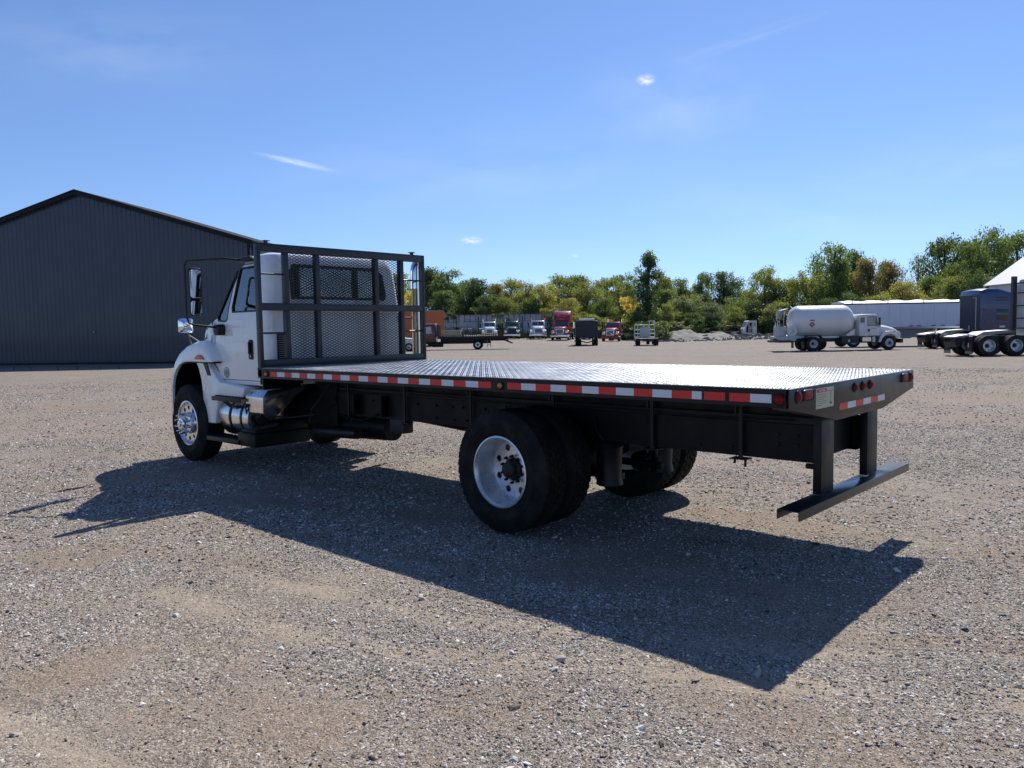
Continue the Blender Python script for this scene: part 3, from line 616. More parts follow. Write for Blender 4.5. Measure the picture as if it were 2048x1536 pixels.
# ------------------------------------------------------------------ headboard
HB = thing('headboard', None, None, (DL+.045+OFF[0], OFF[1], H)); HB.parent = T
HBM = mat('headboard_grey', (.018, .020, .024), .38, noise=.15, nscale=5)
def hb(m, name, mt=HBM, **kw): return m.build(name, mt, HB, **kw)
hz = 1.425
hb(M().box(-.04, .04, -.042, .0, -.10, hz), 'corner_post', bevel=.004); hb(M().box(-.04, .04, -2.5, -2.458, -.10, hz), 'corner_post', bevel=.004)
hb(M().box(-.041, .041, -2.5, 0, hz-.0, hz+.005).box(-.038, .038, -2.457, -.043, hz-.088, hz-.001), 'top_rail', bevel=.003)
hb(M().box(-.038, .038, -2.457, -.043, .662, .748), 'middle_rail', bevel=.004)
hb(M().box(-.038, .038, -2.457, -.043, .018, .092).box(-.055, .04, -2.457, -.043, .002, .017), 'bottom_rail', bevel=.004)
for yl, yr in ((-.345, -.405), (-.770, -.830), (-1.655, -1.715), (-2.075, -2.135)):
    hb(M().box(-.036, .036, yr, yl, .0935, .6605).box(-.036, .036, yr, yl, .7495, hz-.0895), 'upright', bevel=.003)
for z in (.40, 1.085):
    for a, b_ in ((-.043, -.344), (-2.136, -2.457)): hb(M().cyl((0, a, z), (0, b_, z), .011, n=10), 'rung', smooth=40)
def exp_mesh():
    m = M(); wd, ht = .070, .0335; t = .0034; x0 = -.004
    def bay(y1, y0, z0, z1):
        ny = int((y1-y0)/wd)+1; nz = int((z1-z0)/ht)+1
        for i in range(ny+1):
            for j in range(nz+1):
                for sy, sz in ((1, 1), (1, -1)):
                    a = Vector((0, y0+i*wd, z0+j*ht+ht/2)); b = Vector((0, y0+i*wd+sy*wd/2, z0+j*ht+ht/2+sz*ht/2)); c_ = Vector((0, y0+(i+1)*wd, z0+j*ht+ht/2))
                    for p, q in ((a, b), (b, c_)):
                        if max(p.y, q.y) > y1+1e-4 or max(p.z, q.z) > z1+.002 or min(p.z, q.z) < z0-.002: continue
                        d = (q-p).normalized(); nrm = Vector((0, -d.z, d.y))*t
                        vs = [p+nrm+Vector((x0-.002, 0, 0)), q+nrm+Vector((x0-.002, 0, 0)), q-nrm+Vector((x0-.002, 0, 0)), p-nrm+Vector((x0-.002, 0, 0))]
                        vs += [v+Vector((.004, 0, 0)) for v in vs]
                        m.add(vs, [(0, 1, 2, 3), (7, 6, 5, 4), (0, 4, 5, 1), (2, 6, 7, 3)])
    bay(-.405, -2.075, .094, .661); bay(-.405, -2.075, .749, hz-.09)
    o = hb(m, 'expanded_mesh', mat('mesh_black', (.010, .011, .013), .4)); o['kind'] = 'stuff'
exp_mesh()
for yy in (-.135, -2.31): hb(M().cyl((0, yy, hz+.005), (0, yy, hz+.035), .026, n=14).box(-.03, .045, yy-.04, yy+.03, hz+.035, hz+.043), 'stake_cap')

# ------------------------------------------------------------------ cab
def rrect(x0, x1, hw, rr_, rf, z, n=6, cy=-1.25, bow=.0):
    P = []
    for (cx, cyy, r, a0) in ((x0+rr_, hw-rr_, rr_, pi), (x0+rr_, -hw+rr_, rr_, 0), ):
        pass
    def arc(cx, cyy, r, a0, a1):
        return [(cx+r*cos(a0+(a1-a0)*k/n), cy+cyy+r*sin(a0+(a1-a0)*k/n), z) for k in range(n+1)]
    P += arc(x0+rr_, -hw+rr_, rr_, 1.5*pi, pi); P += [(x0-bow, cy-hw*.35, z), (x0-bow, cy+hw*.35, z)]; P += arc(x0+rr_, hw-rr_, rr_, pi, .5*pi)
    P += arc(x1-rf, hw-rf, rf, .5*pi, 0); P += [(x1+.04, cy+hw*.35, z), (x1+.04, cy-hw*.35, z)]; P += arc(x1-rf, -hw+rf, rf, 0, -.5*pi)
    return P
def cabshell(off=0.):
    st = [(1.08, 6.45, 7.86, 1.00, .09, .10), (1.16, 6.44, 7.87, 1.025, .09, .10), (1.35, 6.435, 7.87, 1.032, .09, .12), (1.88, 6.435, 7.80, 1.030, .09, .14), (1.97, 6.44, 7.74, 1.018, .095, .16),
          (2.30, 6.45, 7.44, .985, .11, .17), (2.52, 6.462, 7.26, .960, .12, .18), (2.60, 6.475, 7.18, .940, .13, .18), (2.665, 6.505, 7.08, .905, .14, .18), (2.705, 6.62, 6.95, .78, .15, .14), (2.722, 6.72, 6.84, .60, .05, .05)]
    m = M(); rings = []
    for i, (z, x0, x1, hw, a, b) in enumerate(st):
        zz = z
        if off: zz = z+off if i == 0 else (z-off if i > 5 else z)
        rings.append(rrect(x0+off, x1-off, hw-off, a, b, zz, bow=.012))
    return m.loft(rings)
def boolean(base, cutters, name):
    ob = bpy.data.objects.new('b', base); COL.objects.link(ob); cs = []
    for c in cutters:
        co = bpy.data.objects.new('c', c); COL.objects.link(co); cs.append(co)
        md = ob.modifiers.new('b', 'BOOLEAN'); md.operation = 'DIFFERENCE'; md.solver = 'EXACT'; md.object = co
    dg = bpy.context.evaluated_depsgraph_get(); me = bpy.data.meshes.new_from_object(ob.evaluated_get(dg), depsgraph=dg); me.name = name
    for o in [ob]+cs: bpy.data.objects.remove(o)
    return me
def cutm(m): return m.mesh('c', None)
# window outlines
side_win = [(6.70, 1.985), (6.70, 2.50), (6.73, 2.535), (7.13, 2.535), (7.16, 2.52), (7.30, 2.05), (7.285, 1.985)]
vent_win = [(7.225, 2.50), (7.385, 2.02), (7.40, 1.90), (7.44, 1.872), (7.64, 1.885), (7.66, 1.92)]
rear_win = [(-.58, 2.15), (-.57, 2.45), (-.62, 2.53), (-1.83, 2.53), (-1.93, 2.45), (-1.98, 2.20), (-1.95, 2.15)]
wind = [(-.42, 1.99), (-.47, 2.50), (-2.03, 2.50), (-2.08, 1.99)]
def prismM(poly, ax, a, b): return cutm(M().prism(poly, ax, a, b))
cuts = [cutm(cabshell(.045)), prismM(side_win, 'y', -.9, .1), prismM(side_win, 'y', -2.6, -1.7), prismM(vent_win, 'y', -.9, .1), prismM(vent_win, 'y', -2.6, -1.7), prismM(rear_win, 'x', 6.2, 6.7), prismM(wind, 'x', 7.0, 8.1)]
cm = boolean(cabshell().mesh('cab', WHITE), cuts, 'cab_body'); 
if not cm.materials: cm.materials.append(WHITE)
cm.polygons.foreach_set('use_smooth', [True]*len(cm.polygons)); cm.set_sharp_from_angle(angle=Rd(28))
cab = bpy.data.objects.new('cab', cm); COL.objects.link(cab); cab.parent = T; cab.location = OFF
def ysurf(z):      # cab side surface y at height z
    zs = [1.08, 1.16, 1.35, 1.88, 1.97, 2.30, 2.52, 2.60]; hs = [1.00, 1.025, 1.032, 1.03, 1.018, .985, .960, .940]
    return -1.25+float(np.interp(z, zs, hs))
def side_panel(poly, d0, d1, mirrored=False):
    m = M(); f = (lambda y: -2.5-y) if mirrored else (lambda y: y)
    n = len(poly); vs = [(x, f(ysurf(z)+d0), z) for x, z in poly]+[(x, f(ysurf(z)+d1), z) for x, z in poly]
    return m.add(vs, [tuple(range(n)), tuple(range(2*n-1, n-1, -1))]+[(i, i+n, (i+1) % n+n, (i+1) % n) for i in range(n)])
def grow(poly, s):
    cx = sum(p[0] for p in poly)/len(poly); cz = sum(p[1] for p in poly)/len(poly)
    return [(x+s*(1 if x > cx else -1)*min(1, abs(x-cx)*8), z+s*(1 if z > cz else -1)*min(1, abs(z-cz)*8)) for x, z in poly]
def ringpanel(poly, s_in, s_out, d0, d1, mirrored=False):
    f = (lambda y: -2.5-y) if mirrored else (lambda y: y); a = grow(poly, s_out); b = grow(poly, -s_in); n = len(poly); m = M()
    vs = []
    for P_, d in ((a, d0), (a, d1), (b, d1), (b, d0)): vs += [(x, f(ysurf(z)+d), z) for x, z in P_]
    fs = []
    for k in range(4):
        for i in range(n): j = (i+1) % n; k2 = (k+1) % 4; fs.append((k*n+i, k*n+j, k2*n+j, k2*n+i))
    return m.add(vs, fs)
for mi in (False, True):
    # door: visible as a shut line (recess) round a proud skin
    door = [(6.655, 1.135), (6.655, 1.9), (6.66, 2.545), (6.70, 2.575)]
    dp = [(7.56, 1.125), (7.80, 1.30), (7.83, 1.5), (7.80, 1.9)]
    for (poly, nm) in ((side_win, 'door_window'), (vent_win, 'vent_window')):
        o = side_panel(poly, -.020, -.014, mi).build(nm, GLASS, T, off=OFF)
        ringpanel(poly, .014, .006, -.016, .004, mi).build('window_seal', DARKP, o)
    # shut lines
    def strip(pts, wd=.006, col=DARKP, nm='shut_line', d=.0015):
        m = M(); f = (lambda y: -2.5-y) if mi else (lambda y: y)
        for (xa, za), (xb, zb) in zip(pts[:-1], pts[1:]):
            dx, dz = xb-xa, zb-za; L_ = math.hypot(dx, dz); nx, nz = -dz/L_*wd/2, dx/L_*wd/2
            q = [(xa+nx, za+nz), (xb+nx, zb+nz), (xb-nx, zb-nz), (xa-nx, za-nz)]
            m.add([(x, f(ysurf(z)+d), z) for x, z in q]+[(x, f(ysurf(z)-.004), z) for x, z in q], [(0, 1, 2, 3), (0, 4, 5, 1), (2, 6, 7, 3), (1, 5, 6, 2), (3, 7, 4, 0)])
        m.build(nm, col, T, off=OFF)
    strip([(6.64, 1.14), (6.625, 1.4), (6.63, 1.9), (6.66, 2.54), (6.70, 2.575), (7.18, 2.57)], .010)
    strip([(7.81, 1.93), (7.835, 1.6), (7.83, 1.36), (7.72, 1.28), (7.60, 1.14)], .022)
    strip([(7.60, 1.135), (6.65, 1.135)], .008)
    strip([(6.66, 1.10), (7.55, 1.10)], .02, WHITE, 'sill', .012)
    strip([(6.70, 1.60), (7.1, 1.63), (7.5, 1.60), (7.78, 1.62)], .004, WHITE, 'door_crease', .004)
    # handle
    hp = [(6.775, 1.40), (6.770, 1.42), (6.770, 1.62), (6.785, 1.64), (6.85, 1.64), (6.87, 1.62), (6.87, 1.42), (6.855, 1.40)]
    o = side_panel(hp, .001, .014, mi).build('door_handle', DARKP, T, off=OFF, bevel=.004)
    f = (lambda y: -2.5-y) if mi else (lambda y: y)
    M().box(6.80, 6.835, f(ysurf(1.5)+.018), f(ysurf(1.5)+.040), 1.47, 1.61).build('grip', FRAME, o, bevel=.006); M().cyl((6.815, f(ysurf(1.43)+.012), 1.438), (6.815, f(ysurf(1.43)+.018), 1.438), .009, n=12).build('key_lock', CHROME, o)
# round door badge
GREYI = mat('badge_grey', (.16, .17, .18), .4)
bd = M().lathe([(.070, .003), (.058, .0045)], (7.47, ysurf(1.22), 1.225), (0, 1, 0), 28); o = bd.build('door_badge', GREYI, T, off=OFF)
M().lathe([(.045, .0035), (.0005, .0035)], (7.47, ysurf(1.22), 1.225), (0, 1, 0), 24).build('badge_centre', mat('badge_light', (.38, .39, .40), .4), o)
M().box(7.43, 7.51, ysurf(1.22)+.004, ysurf(1.22)+.006, 1.219, 1.231).box(7.462, 7.478, ysurf(1.22)+.004, ysurf(1.22)+.0063, 1.19, 1.218).box(7.44, 7.50, ysurf(1.22)+.004, ysurf(1.22)+.0059, 1.242, 1.248).build('badge_mark', GREYI, o)
# rear window + seal, wall details
M().prism(rear_win, 'x', 6.470, 6.475).build('rear_window', GLASS, T, off=OFF)
rw = rear_win; cy_, cz_ = -1.275, 2.34
sc_ = lambda s: [(cy_+(y-cy_)*(1+s/.70), cz_+(z-cz_)*(1+s/.19)) for y, z in rw]
a_, b_ = sc_(.022), sc_(-.012); n_ = len(rw); m_ = M(); vs = [(6.430, y, z) for y, z in a_]+[(6.430, y, z) for y, z in b_]+[(6.478, y, z) for y, z in b_]+[(6.478, y, z) for y, z in a_]
m_.add(vs, [(k*n_+i, k*n_+(i+1) % n_, ((k+1) % 4)*n_+(i+1) % n_, ((k+1) % 4)*n_+i) for k in range(4) for i in range(n_)]).build('rear_window_seal', DARKP, T, off=OFF)
for z in (1.98, 1.75, 1.30): M().box(6.424, 6.436, -2.0, -.55, z, z+.006 if z > 1.4 else z+.01).build('wall_rib', WHITE, T, off=OFF)
M().box(6.420, 6.437, -.44, -.446, 1.15, 2.55).build('wall_seam', WHITE, T, off=OFF)
v = M().box(6.415, 6.430, -.34, -.44, 1.395, 1.705); vo = v.build('air_vent', DARKP, T, off=OFF, bevel=.005)
for k in range(11): M().box(6.402, 6.414, -.352, -.428, 1.415+k*.026, 1.425+k*.026).build('slat', STEEL, vo)
wpoly = [(-.42, 1.99), (-.47, 2.50), (-2.03, 2.50), (-2.08, 1.99)]
def wx(z): return float(np.interp(z, [1.97, 2.3, 2.52], [7.74, 7.44, 7.26]))+.02
M().add([(wx(z), y, z) for y, z in wpoly]+[(wx(z)+.006, y, z) for y, z in wpoly], [(0, 1, 2, 3), (7, 6, 5, 4), (0, 4, 5, 1), (1, 5, 6, 2), (2, 6, 7, 3), (3, 7, 4, 0)]).build('windshield', GLASS, T, off=OFF)
# interior
for yy in (-.72, -1.80): B(M().box(6.72, 6.85, yy-.24, yy+.24, 1.45, 2.12).box(6.85, 7.25, yy-.24, yy+.24, 1.42, 1.58).box(6.70, 6.80, yy-.13, yy+.13, 2.13, 2.32), 'seat', SEAT, bevel=.04)
B(M().box(7.45, 7.76, -2.15, -.35, 1.35, 1.93), 'dashboard', SEAT, bevel=.05); B(M().box(6.49, 7.8, -2.2, -.3, 1.125, 1.16), 'cab_floor', SEAT)
sw = M(); sw.tube([(7.30+.07*sin(a), -.72+.21*cos(a), 1.98+.19*sin(a)) for a in [2*pi*k/20 for k in range(21)]], .014, 6); sw.cyl((7.31, -.92, 1.98), (7.31, -.52, 1.98), .012, n=6).cyl((7.30, -.72, 1.98), (7.48, -.72, 1.82), .03, n=8); B(sw, 'steering_wheel', SEAT)
# hood
hs_ = [(7.80, 1.03, 1.98, 1.30, .12), (8.0, 1.03, 1.93, 1.28, .15), (8.14, .99, 1.87, 1.27, .20), (8.4, .84, 1.78, 1.25, .24), (8.8, .66, 1.62, 1.15, .24), (9.05, .60, 1.52, .85, .20), (9.12, .57, 1.40, .80, .2)]
rings = []
for x, hw, zt, zb, r in hs_:
    P_ = [(x, -1.25+hw, zb)]; n = 8
    for k in range(n+1): a = pi/2*k/n; P_.append((x, -1.25+hw-r+r*cos(a), zt-r-.05+r*sin(a)))
    P_ += [(x, -1.25+hw*.4, zt), (x, -1.25-hw*.4, zt)]
    for k in range(n+1): a = pi/2+pi/2*k/n; P_.append((x, -1.25-hw+r+r*cos(a), zt-r-.05+r*sin(a)))
    P_.append((x, -1.25-hw, zb)); rings.append(P_)
B(M().loft(rings), 'hood', WHITE, smooth=35)
B(M().box(7.78, 7.80, -2.2, -.30, 1.2, 1.90), 'firewall', FRAME)
for s in (0, 1):
    f = (lambda y: y) if s == 0 else mir
    B(M().add([(7.97, f(-.212), 1.66), (8.12, f(-.245), 1.62), (8.09, f(-.250), 1.74), (7.96, f(-.225), 1.80), (7.97, f(-.27), 1.66), (8.12, f(-.32), 1.62), (8.09, f(-.33), 1.74), (7.96, f(-.30), 1.80)], [(0, 1, 2, 3), (7, 6, 5, 4), (0, 4, 5, 1), (1, 5, 6, 2), (2, 6, 7, 3), (3, 7, 4, 0)]), 'hood_vent', DARKP)
# fenders
OUT = [(8.83, .62), (8.86, .85), (8.85, 1.05), (8.80, 1.22), (8.70, 1.37), (8.55, 1.49), (8.35, 1.575), (8.12, 1.63), (7.95, 1.64), (7.80, 1.60), (7.66, 1.50), (7.58, 1.40), (7.575, 1.37)]
INN = [(8.78, .60), (8.79, .85), (8.775, 1.02), (8.72, 1.15), (8.63, 1.25), (8.52, 1.32), (8.37, 1.355), (8.20, 1.36), (8.0, 1.36), (7.88, 1.36), (7.75, 1.36), (7.65, 1.36), (7.60, 1.36)]
for s in (0, 1):
    f = (lambda y: y) if s == 0 else mir
    m = M(); rings = []; C_ = (8.25, 1.1)
    for dy, sh in ((0.0, .42), (-.012, .22), (-.035, .10), (-.075, .03), (-.13, 0), (-.3, 0), (-.52, .02), (-.75, .10)):
        o_ = []
        for (ox, oz), (ix, iz) in zip(OUT, INN): o_.append((ox+(ix-ox)*sh, f(-.085+dy), oz+(iz-oz)*sh))
        rings.append(o_+[(ix, f(-.085+dy), iz) for ix, iz in reversed(INN)])
    m.loft(rings); B(m, 'fender', WHITE, smooth=50)
    B(M().prism([(8.0, 1.375), (8.0, 1.40), (7.93, 1.435), (7.86, 1.40), (7.86, 1.375)] if 0 else [(8.06, 1.39), (8.02, 1.43), (7.96, 1.452), (7.88, 1.452), (7.82, 1.43), (7.78, 1.39)], 'y', f(-.115), f(-.070)), 'side_marker', AMBERD, bevel=.006)
    # splash skirt behind the wheel
    sk = [(8.19, 1.355), (8.11, 1.26), (8.05, 1.12), (8.02, .95), (8.02, .75), (8.03, .55), (7.70, .555), (7.66, .70), (7.60, .86), (6.98, .90), (6.90, 1.05), (7.55, 1.11), (7.80, 1.30), (7.82, 1.355)]
    B(M().prism(sk, 'y', f(-.150), f(-.42)), 'splash_skirt', WHITE, bevel=.018, seg=3)
    B(M().prism([(7.96, 1.352), (7.84, 1.352), (7.76, 1.18), (7.84, 1.18)], 'y', f(-.140), f(-.155)), 'skirt_duct', DARKP)
    lin = [(x-(.012 if x > 8.6 else 0), z-.008) for x, z in INN]; B(M().loft([[(x, f(-.112), z) for x, z in lin]+[(x-.01, f(-.112), z-.01) for x, z in reversed(lin)], [(x, f(-.80), z) for x, z in lin]+[(x-.01, f(-.80), z-.01) for x, z in reversed(lin)]]), 'wheel_liner', FRAME)
    B(M().box(7.98, 8.83, f(-.78), f(-.80), .75, 1.35), 'wheel_liner', FRAME)
B(M().prism([(8.80, .50), (9.02, .50), (9.06, .58), (9.06, .80), (9.02, .84), (8.80, .84)], 'y', -2.30, -.20), 'front_bumper', DARKP, bevel=.02)
B(M().prism([(9.05, .9), (9.14, .95), (9.13, 1.36), (9.08, 1.42)], 'y', -1.75, -.75), 'grille', STEEL)
# mirrors
def rsq(c, wx_, hz_, r, n=5):
    P_ = []
    for sx, sz, a0 in ((1, 1, 0), (-1, 1, pi/2), (-1, -1, pi), (1, -1, 1.5*pi)):
        for k in range(n+1): a = a0+pi/2*k/n; P_.append((c[0]+sx*(wx_-r)+r*cos(a), c[1]+sz*(hz_-r)+r*sin(a)))
    return P_
MIX = 7.52
for s in (0, 1):
    f = (lambda y: y) if s == 0 else mir
    y1 = .17
    B(M().tube([(7.05, f(-.30), 2.62), (7.08, f(-.05), 2.635), (7.55, f(y1-.01), 2.635), (7.60, f(y1+.02), 2.62), (7.61, f(y1+.03), 2.57), (7.61, f(y1+.03), 1.93), (7.60, f(y1+.01), 1.86), (7.57, f(y1-.04), 1.835), (7.52, f(-.14), 1.80)], .0135, 10), 'mirror_arm', DARKP, smooth=40)
    B(M().prism([(7.46, 1.70), (7.58, 1.70), (7.60, 1.76), (7.59, 1.84), (7.46, 1.84), (7.45, 1.78)], 'y', f(-.225), f(-.12)), 'mirror_bracket', DARKP, bevel=.02)
    B(M().prism([(6.76, 2.60), (7.12, 2.60), (7.12, 2.65), (6.80, 2.66)], 'y', f(-.33), f(-.22)), 'mirror_bracket', DARKP, bevel=.015)
    for (cz, hh) in ((2.345, .195), (2.045, .098)):
        yc = f(y1-.055); R_ = rsq((yc, cz), .078, hh, .03)
        sc2 = lambda k, cz=cz, yc=yc, R_=R_: [(yc+(a-yc)*k, cz+(b-cz)*k) for a, b in R_]
        m = M().loft([[(MIX+dx, a, b) for a, b in sc2(k)] for dx, k in ((0, .93), (-.003, .99), (.012, 1.03), (.045, .98), (.075, .75))]); o = B(m, 'mirror_housing', DARKP, smooth=45)
        M().loft([[(MIX+dx, a, b) for a, b in sc2(k)] for dx, k in ((-.0045, .90), (-.0065, .88))]).build('mirror_face', MIRROR, o)
    # convex hood mirror
    yc, cz, xc = f(-.03), 1.835, 8.16
    R_ = rsq((yc, cz), .098, .093, .03); m = M().loft([[(xc+dx, yc+(a-yc)*k, cz+(b-cz)*k) for a, b in R_] for dx, k in ((-.048, .02), (-.044, .35), (-.03, .7), (-.008, .95), (0, 1.0), (.03, .95), (.06, .6), (.07, .2))]); o = B(m, 'hood_mirror', MIRROR, smooth=60)
    B(M().cyl((8.18, f(-.05), 1.78), (8.22, f(-.13), 1.56), .009, n=8).cyl((8.19, f(-.06), 1.72), (8.05, f(-.20), 1.59), .006, n=8), 'mirror_stalk', STEEL)
# stack
B(M().tube([(6.36, -2.44, 1.0), (6.36, -2.44, 2.34)], .046, 20), 'exhaust_stack', STACK, smooth=50)
B(M().tube([(6.36, -2.44, 2.30), (6.36, -2.44, 2.52), (6.36, -2.455, 2.60), (6.365, -2.49, 2.655), (6.37, -2.55, 2.68)], .054, 20), 'stack_elbow', CHROME, smooth=50)
B(M().box(6.40, 6.405, -2.585, -2.495, 1.0, 2.55).box(6.40, 6.44, -2.59, -2.585, 1.0, 2.55), 'heat_shield', ALU)
B(M().cyl((6.8, -2.30, .78), (6.8, -2.30, 1.3), .1, n=16), 'muffler', STEEL, smooth=40)
B(M().cyl((6.42, -2.41, 1.9), (6.42, -2.20, 1.9), .012, n=8), 'stack_bracket', DARKP)

# ------------------------------------------------------------------ helpers for things standing in the yard
HR = YAW-pi/2                                    # heading across the view, to the right
def gp(u, dep):
    """ground point: horizontal ray of column u, dep metres ahead of the camera"""
    d = Fv+R2*((u-1024)/FOCAL); p = CAM+d*dep; return Vector((p.x, p.y, float(ter(p.x, p.y))))
HALF = 2

# ------------------------------------------------------------------ dark steel building on the left
def dark_building():
    A = Vector((56.593, -9.651, 0)); Bp = Vector((46.95, -16.498, 0)); d = (Bp-A).normalized(); ang = math.atan2(d.y, d.x)
    # local frame: x along the gable wall (apex at 0), y pointing away from the yard, z up
    org = A+d*6.14; nrm = Vector((-d.y, d.x, 0)); nrm = -nrm if (nrm.dot(CAM-org) > 0) else nrm
    rz = ang if Vector((-sin(ang), cos(ang), 0)).dot(nrm) > 0 else ang
    t = thing('steel_shed', 'dark charcoal steel shed with a wide gable wall, behind the truck cab', 'building', org, rz)
    sgn = 1 if Vector((-sin(rz), cos(rz), 0)).dot(nrm) > 0 else -1
    Wd, He, Hr, Ln = 11.25, 7.45, 10.85, 9.; sl = (Hr-He)/Wd
    SID = mat('charcoal_siding', (.034, .040, .060), .38, 0, .5, noise=.06, nscale=.5, coat=.15); TRM = mat('charcoal_trim', (.009, .010, .013), .6, 0, .25); ROOFM = mat('charcoal_roof', (.03, .032, .038), .9, 0, .1)
    pw = .9144; k = -13
    y = lambda v: sgn*v
    while k*pw < Wd:
        x0, x1 = max(k*pw, -Wd), min((k+1)*pw, Wd)
        if x1 > x0:
            m = M(); xs = [x0]
            for q in range(3):
                c = k*pw+.15+q*.3048
                xs += [v for v in (c-.03, c-.016, c+.016, c+.03) if x0 < v < x1]
            xs.append(x1); xs = sorted(xs)
            def pd(x):
                dd = min(abs(x-(k*pw+.15+q*.3048)) for q in range(3)); return -.02 if dd < .0165 else 0.
            pts = [(x, y(pd(x)), (He+sl*(Wd-abs(x)))-.02) for x in xs]
            n = len(xs); m.add([(x, yy, .12) for x, yy, z in pts]+pts, [(i, i+1, n+i+1, n+i) for i in range(n-1)])
            if x0 < 0 < x1: pass
            m.build('siding_panel', SID, t)
        k += 1
    M().box(-Wd, Wd, y(-.035), y(.01), -.1, .13).build('base_trim', TRM, t)
    for s in (-1, 1):
        M().prism([(s*.0, Hr+.10), (s*(Wd+.35), He-.35*sl+.10), (s*(Wd+.35), He-.35*sl-.16), (0, Hr-.18)], 'y', y(-.32), y(-.28)).build('gable_trim', TRM, t)
        M().prism([(0, Hr+.14), (s*(Wd+.4), He-.4*sl+.14), (s*(Wd+.4), He-.4*sl+.08), (0, Hr+.08)], 'y', y(-.36), y(Ln)).build('roof_slope', ROOFM, t)
        M().prism([(0, Hr+.07), (s*(Wd+.3), He-.3*sl+.07), (s*(Wd+.3), He-.3*sl+.03), (0, Hr+.03)], 'y', y(-.27), y(0)).build('soffit', TRM, t)
        M().box(s*Wd-.0, s*(Wd+.05), y(-.05), y(Ln), -.1, He+.05).build('side_wall', SID, t)
        M().box(s*(Wd-.11), s*(Wd+.07), y(-.055), y(-.04), 0, He-.06).build('corner_trim', TRM, t)
        M().box(s*(Wd+.32), s*(Wd+.46), y(-.34), y(Ln), He-.30, He-.16).build('gutter', TRM, t)
        M().box(s*(Wd+.12), s*(Wd+.20), y(.02), y(.10), 0, He-.3).build('downspout', TRM, t)
    M().box(-Wd, Wd, y(Ln-.05), y(Ln), -.1, He).build('back_wall', SID, t)
    M().box(.60, .72, y(-.06), y(-.03), 2.02, 2.12).cyl((.66, y(-.06), 2.07), (.66, y(-.10), 2.07), .07, n=12).build('wall_tap', STEEL, t)
    # weeds along its shadow edge
    GW = mat('weed_green', (.10, .11, .04), .7)
    WL = ['second from the left edge below the steel shed wall', 'third from the left edge below the steel shed wall', 'under the middle of the steel shed gable wall', 'right of the middle of the steel shed wall', 'at the far left below the steel shed wall', 'nearest the truck fender below the steel shed wall']
    for wu, dd in ((63, 41.5), (118, 41.3), (156, 41.6), (202, 41.0), (30, 42), (240, 41.8)):
        p = gp(wu, dd); tm = M()
        for q in range(16):
            a = random.random()*6.28; h = .12+random.random()*.28; dx, dy = cos(a)*h*.5, sin(a)*h*.5
            tm.add([(-.012*sin(a), .012*cos(a), 0), (.012*sin(a), -.012*cos(a), 0), (dx, dy, h)], [(0, 1, 2)])
        tm.build('weed', GW, None, off=p, label='small weed tuft '+WL.pop(0), cat='weed', group='weeds by the steel shed')
dark_building()

def white_building():
    p = gp(1973, 92); t = thing('white_barn', 'white gabled steel building at the far right edge', 'building', p, HR)
    WM = mat('white_siding', (.62, .63, .65), .5, noise=.03, nscale=1); TR = mat('white_trim', (.75, .75, .76), .5); RF = mat('white_roof', (.5, .5, .52), .5)
    Wd = 9.; He, sl = 6.2, .71; Hr = He+Wd*sl
    for k in range(18):
        x0, x1 = k*1.0, k*1.0+1.0; z0, z1 = (min(He+sl*x, He+sl*(2*Wd-x)) for x in (x0, x1))
        m = M().add([(x0, 0, 0), (x1-.05, 0, 0), (x1-.05, 0, z1), (x0, 0, z0), (x1-.05, -.03, 0), (x1, -.03, 0), (x1, -.03, z1), (x1-.05, -.03, z1)], [(0, 1, 2, 3), (4, 5, 6, 7)]); m.build('siding_panel', WM, t)
    for s in (0, 1):
        f = (lambda x: x) if s == 0 else (lambda x: 2*Wd-x)
        M().prism([(f(-.45), He-.45*sl+.1), (f(Wd), Hr+.1), (f(Wd), Hr-.12), (f(-.45), He-.45*sl-.14)], 'y', .3, .26).build('gable_trim', TR, t)
        M().prism([(f(-.5), He-.5*sl+.16), (f(Wd), Hr+.16), (f(Wd), Hr+.11), (f(-.5), He-.5*sl+.11)], 'y', .32, -20).build('roof_slope', RF, t)
        M().box(f(0), f(.1), -.1, -20, 0, He).build('side_wall', WM, t)
        M().prism([(f(-.4), He-.4*sl+.08), (f(Wd), Hr+.08), (f(Wd), Hr+.03), (f(-.4), He-.4*sl+.03)], 'y', .25, 0.0).build('soffit', TR, t)
    M().cyl((6.2, .06, 7.6), (6.2, -.02, 7.6), .9, n=24).build('round_vent', STEELD, t)
white_building()

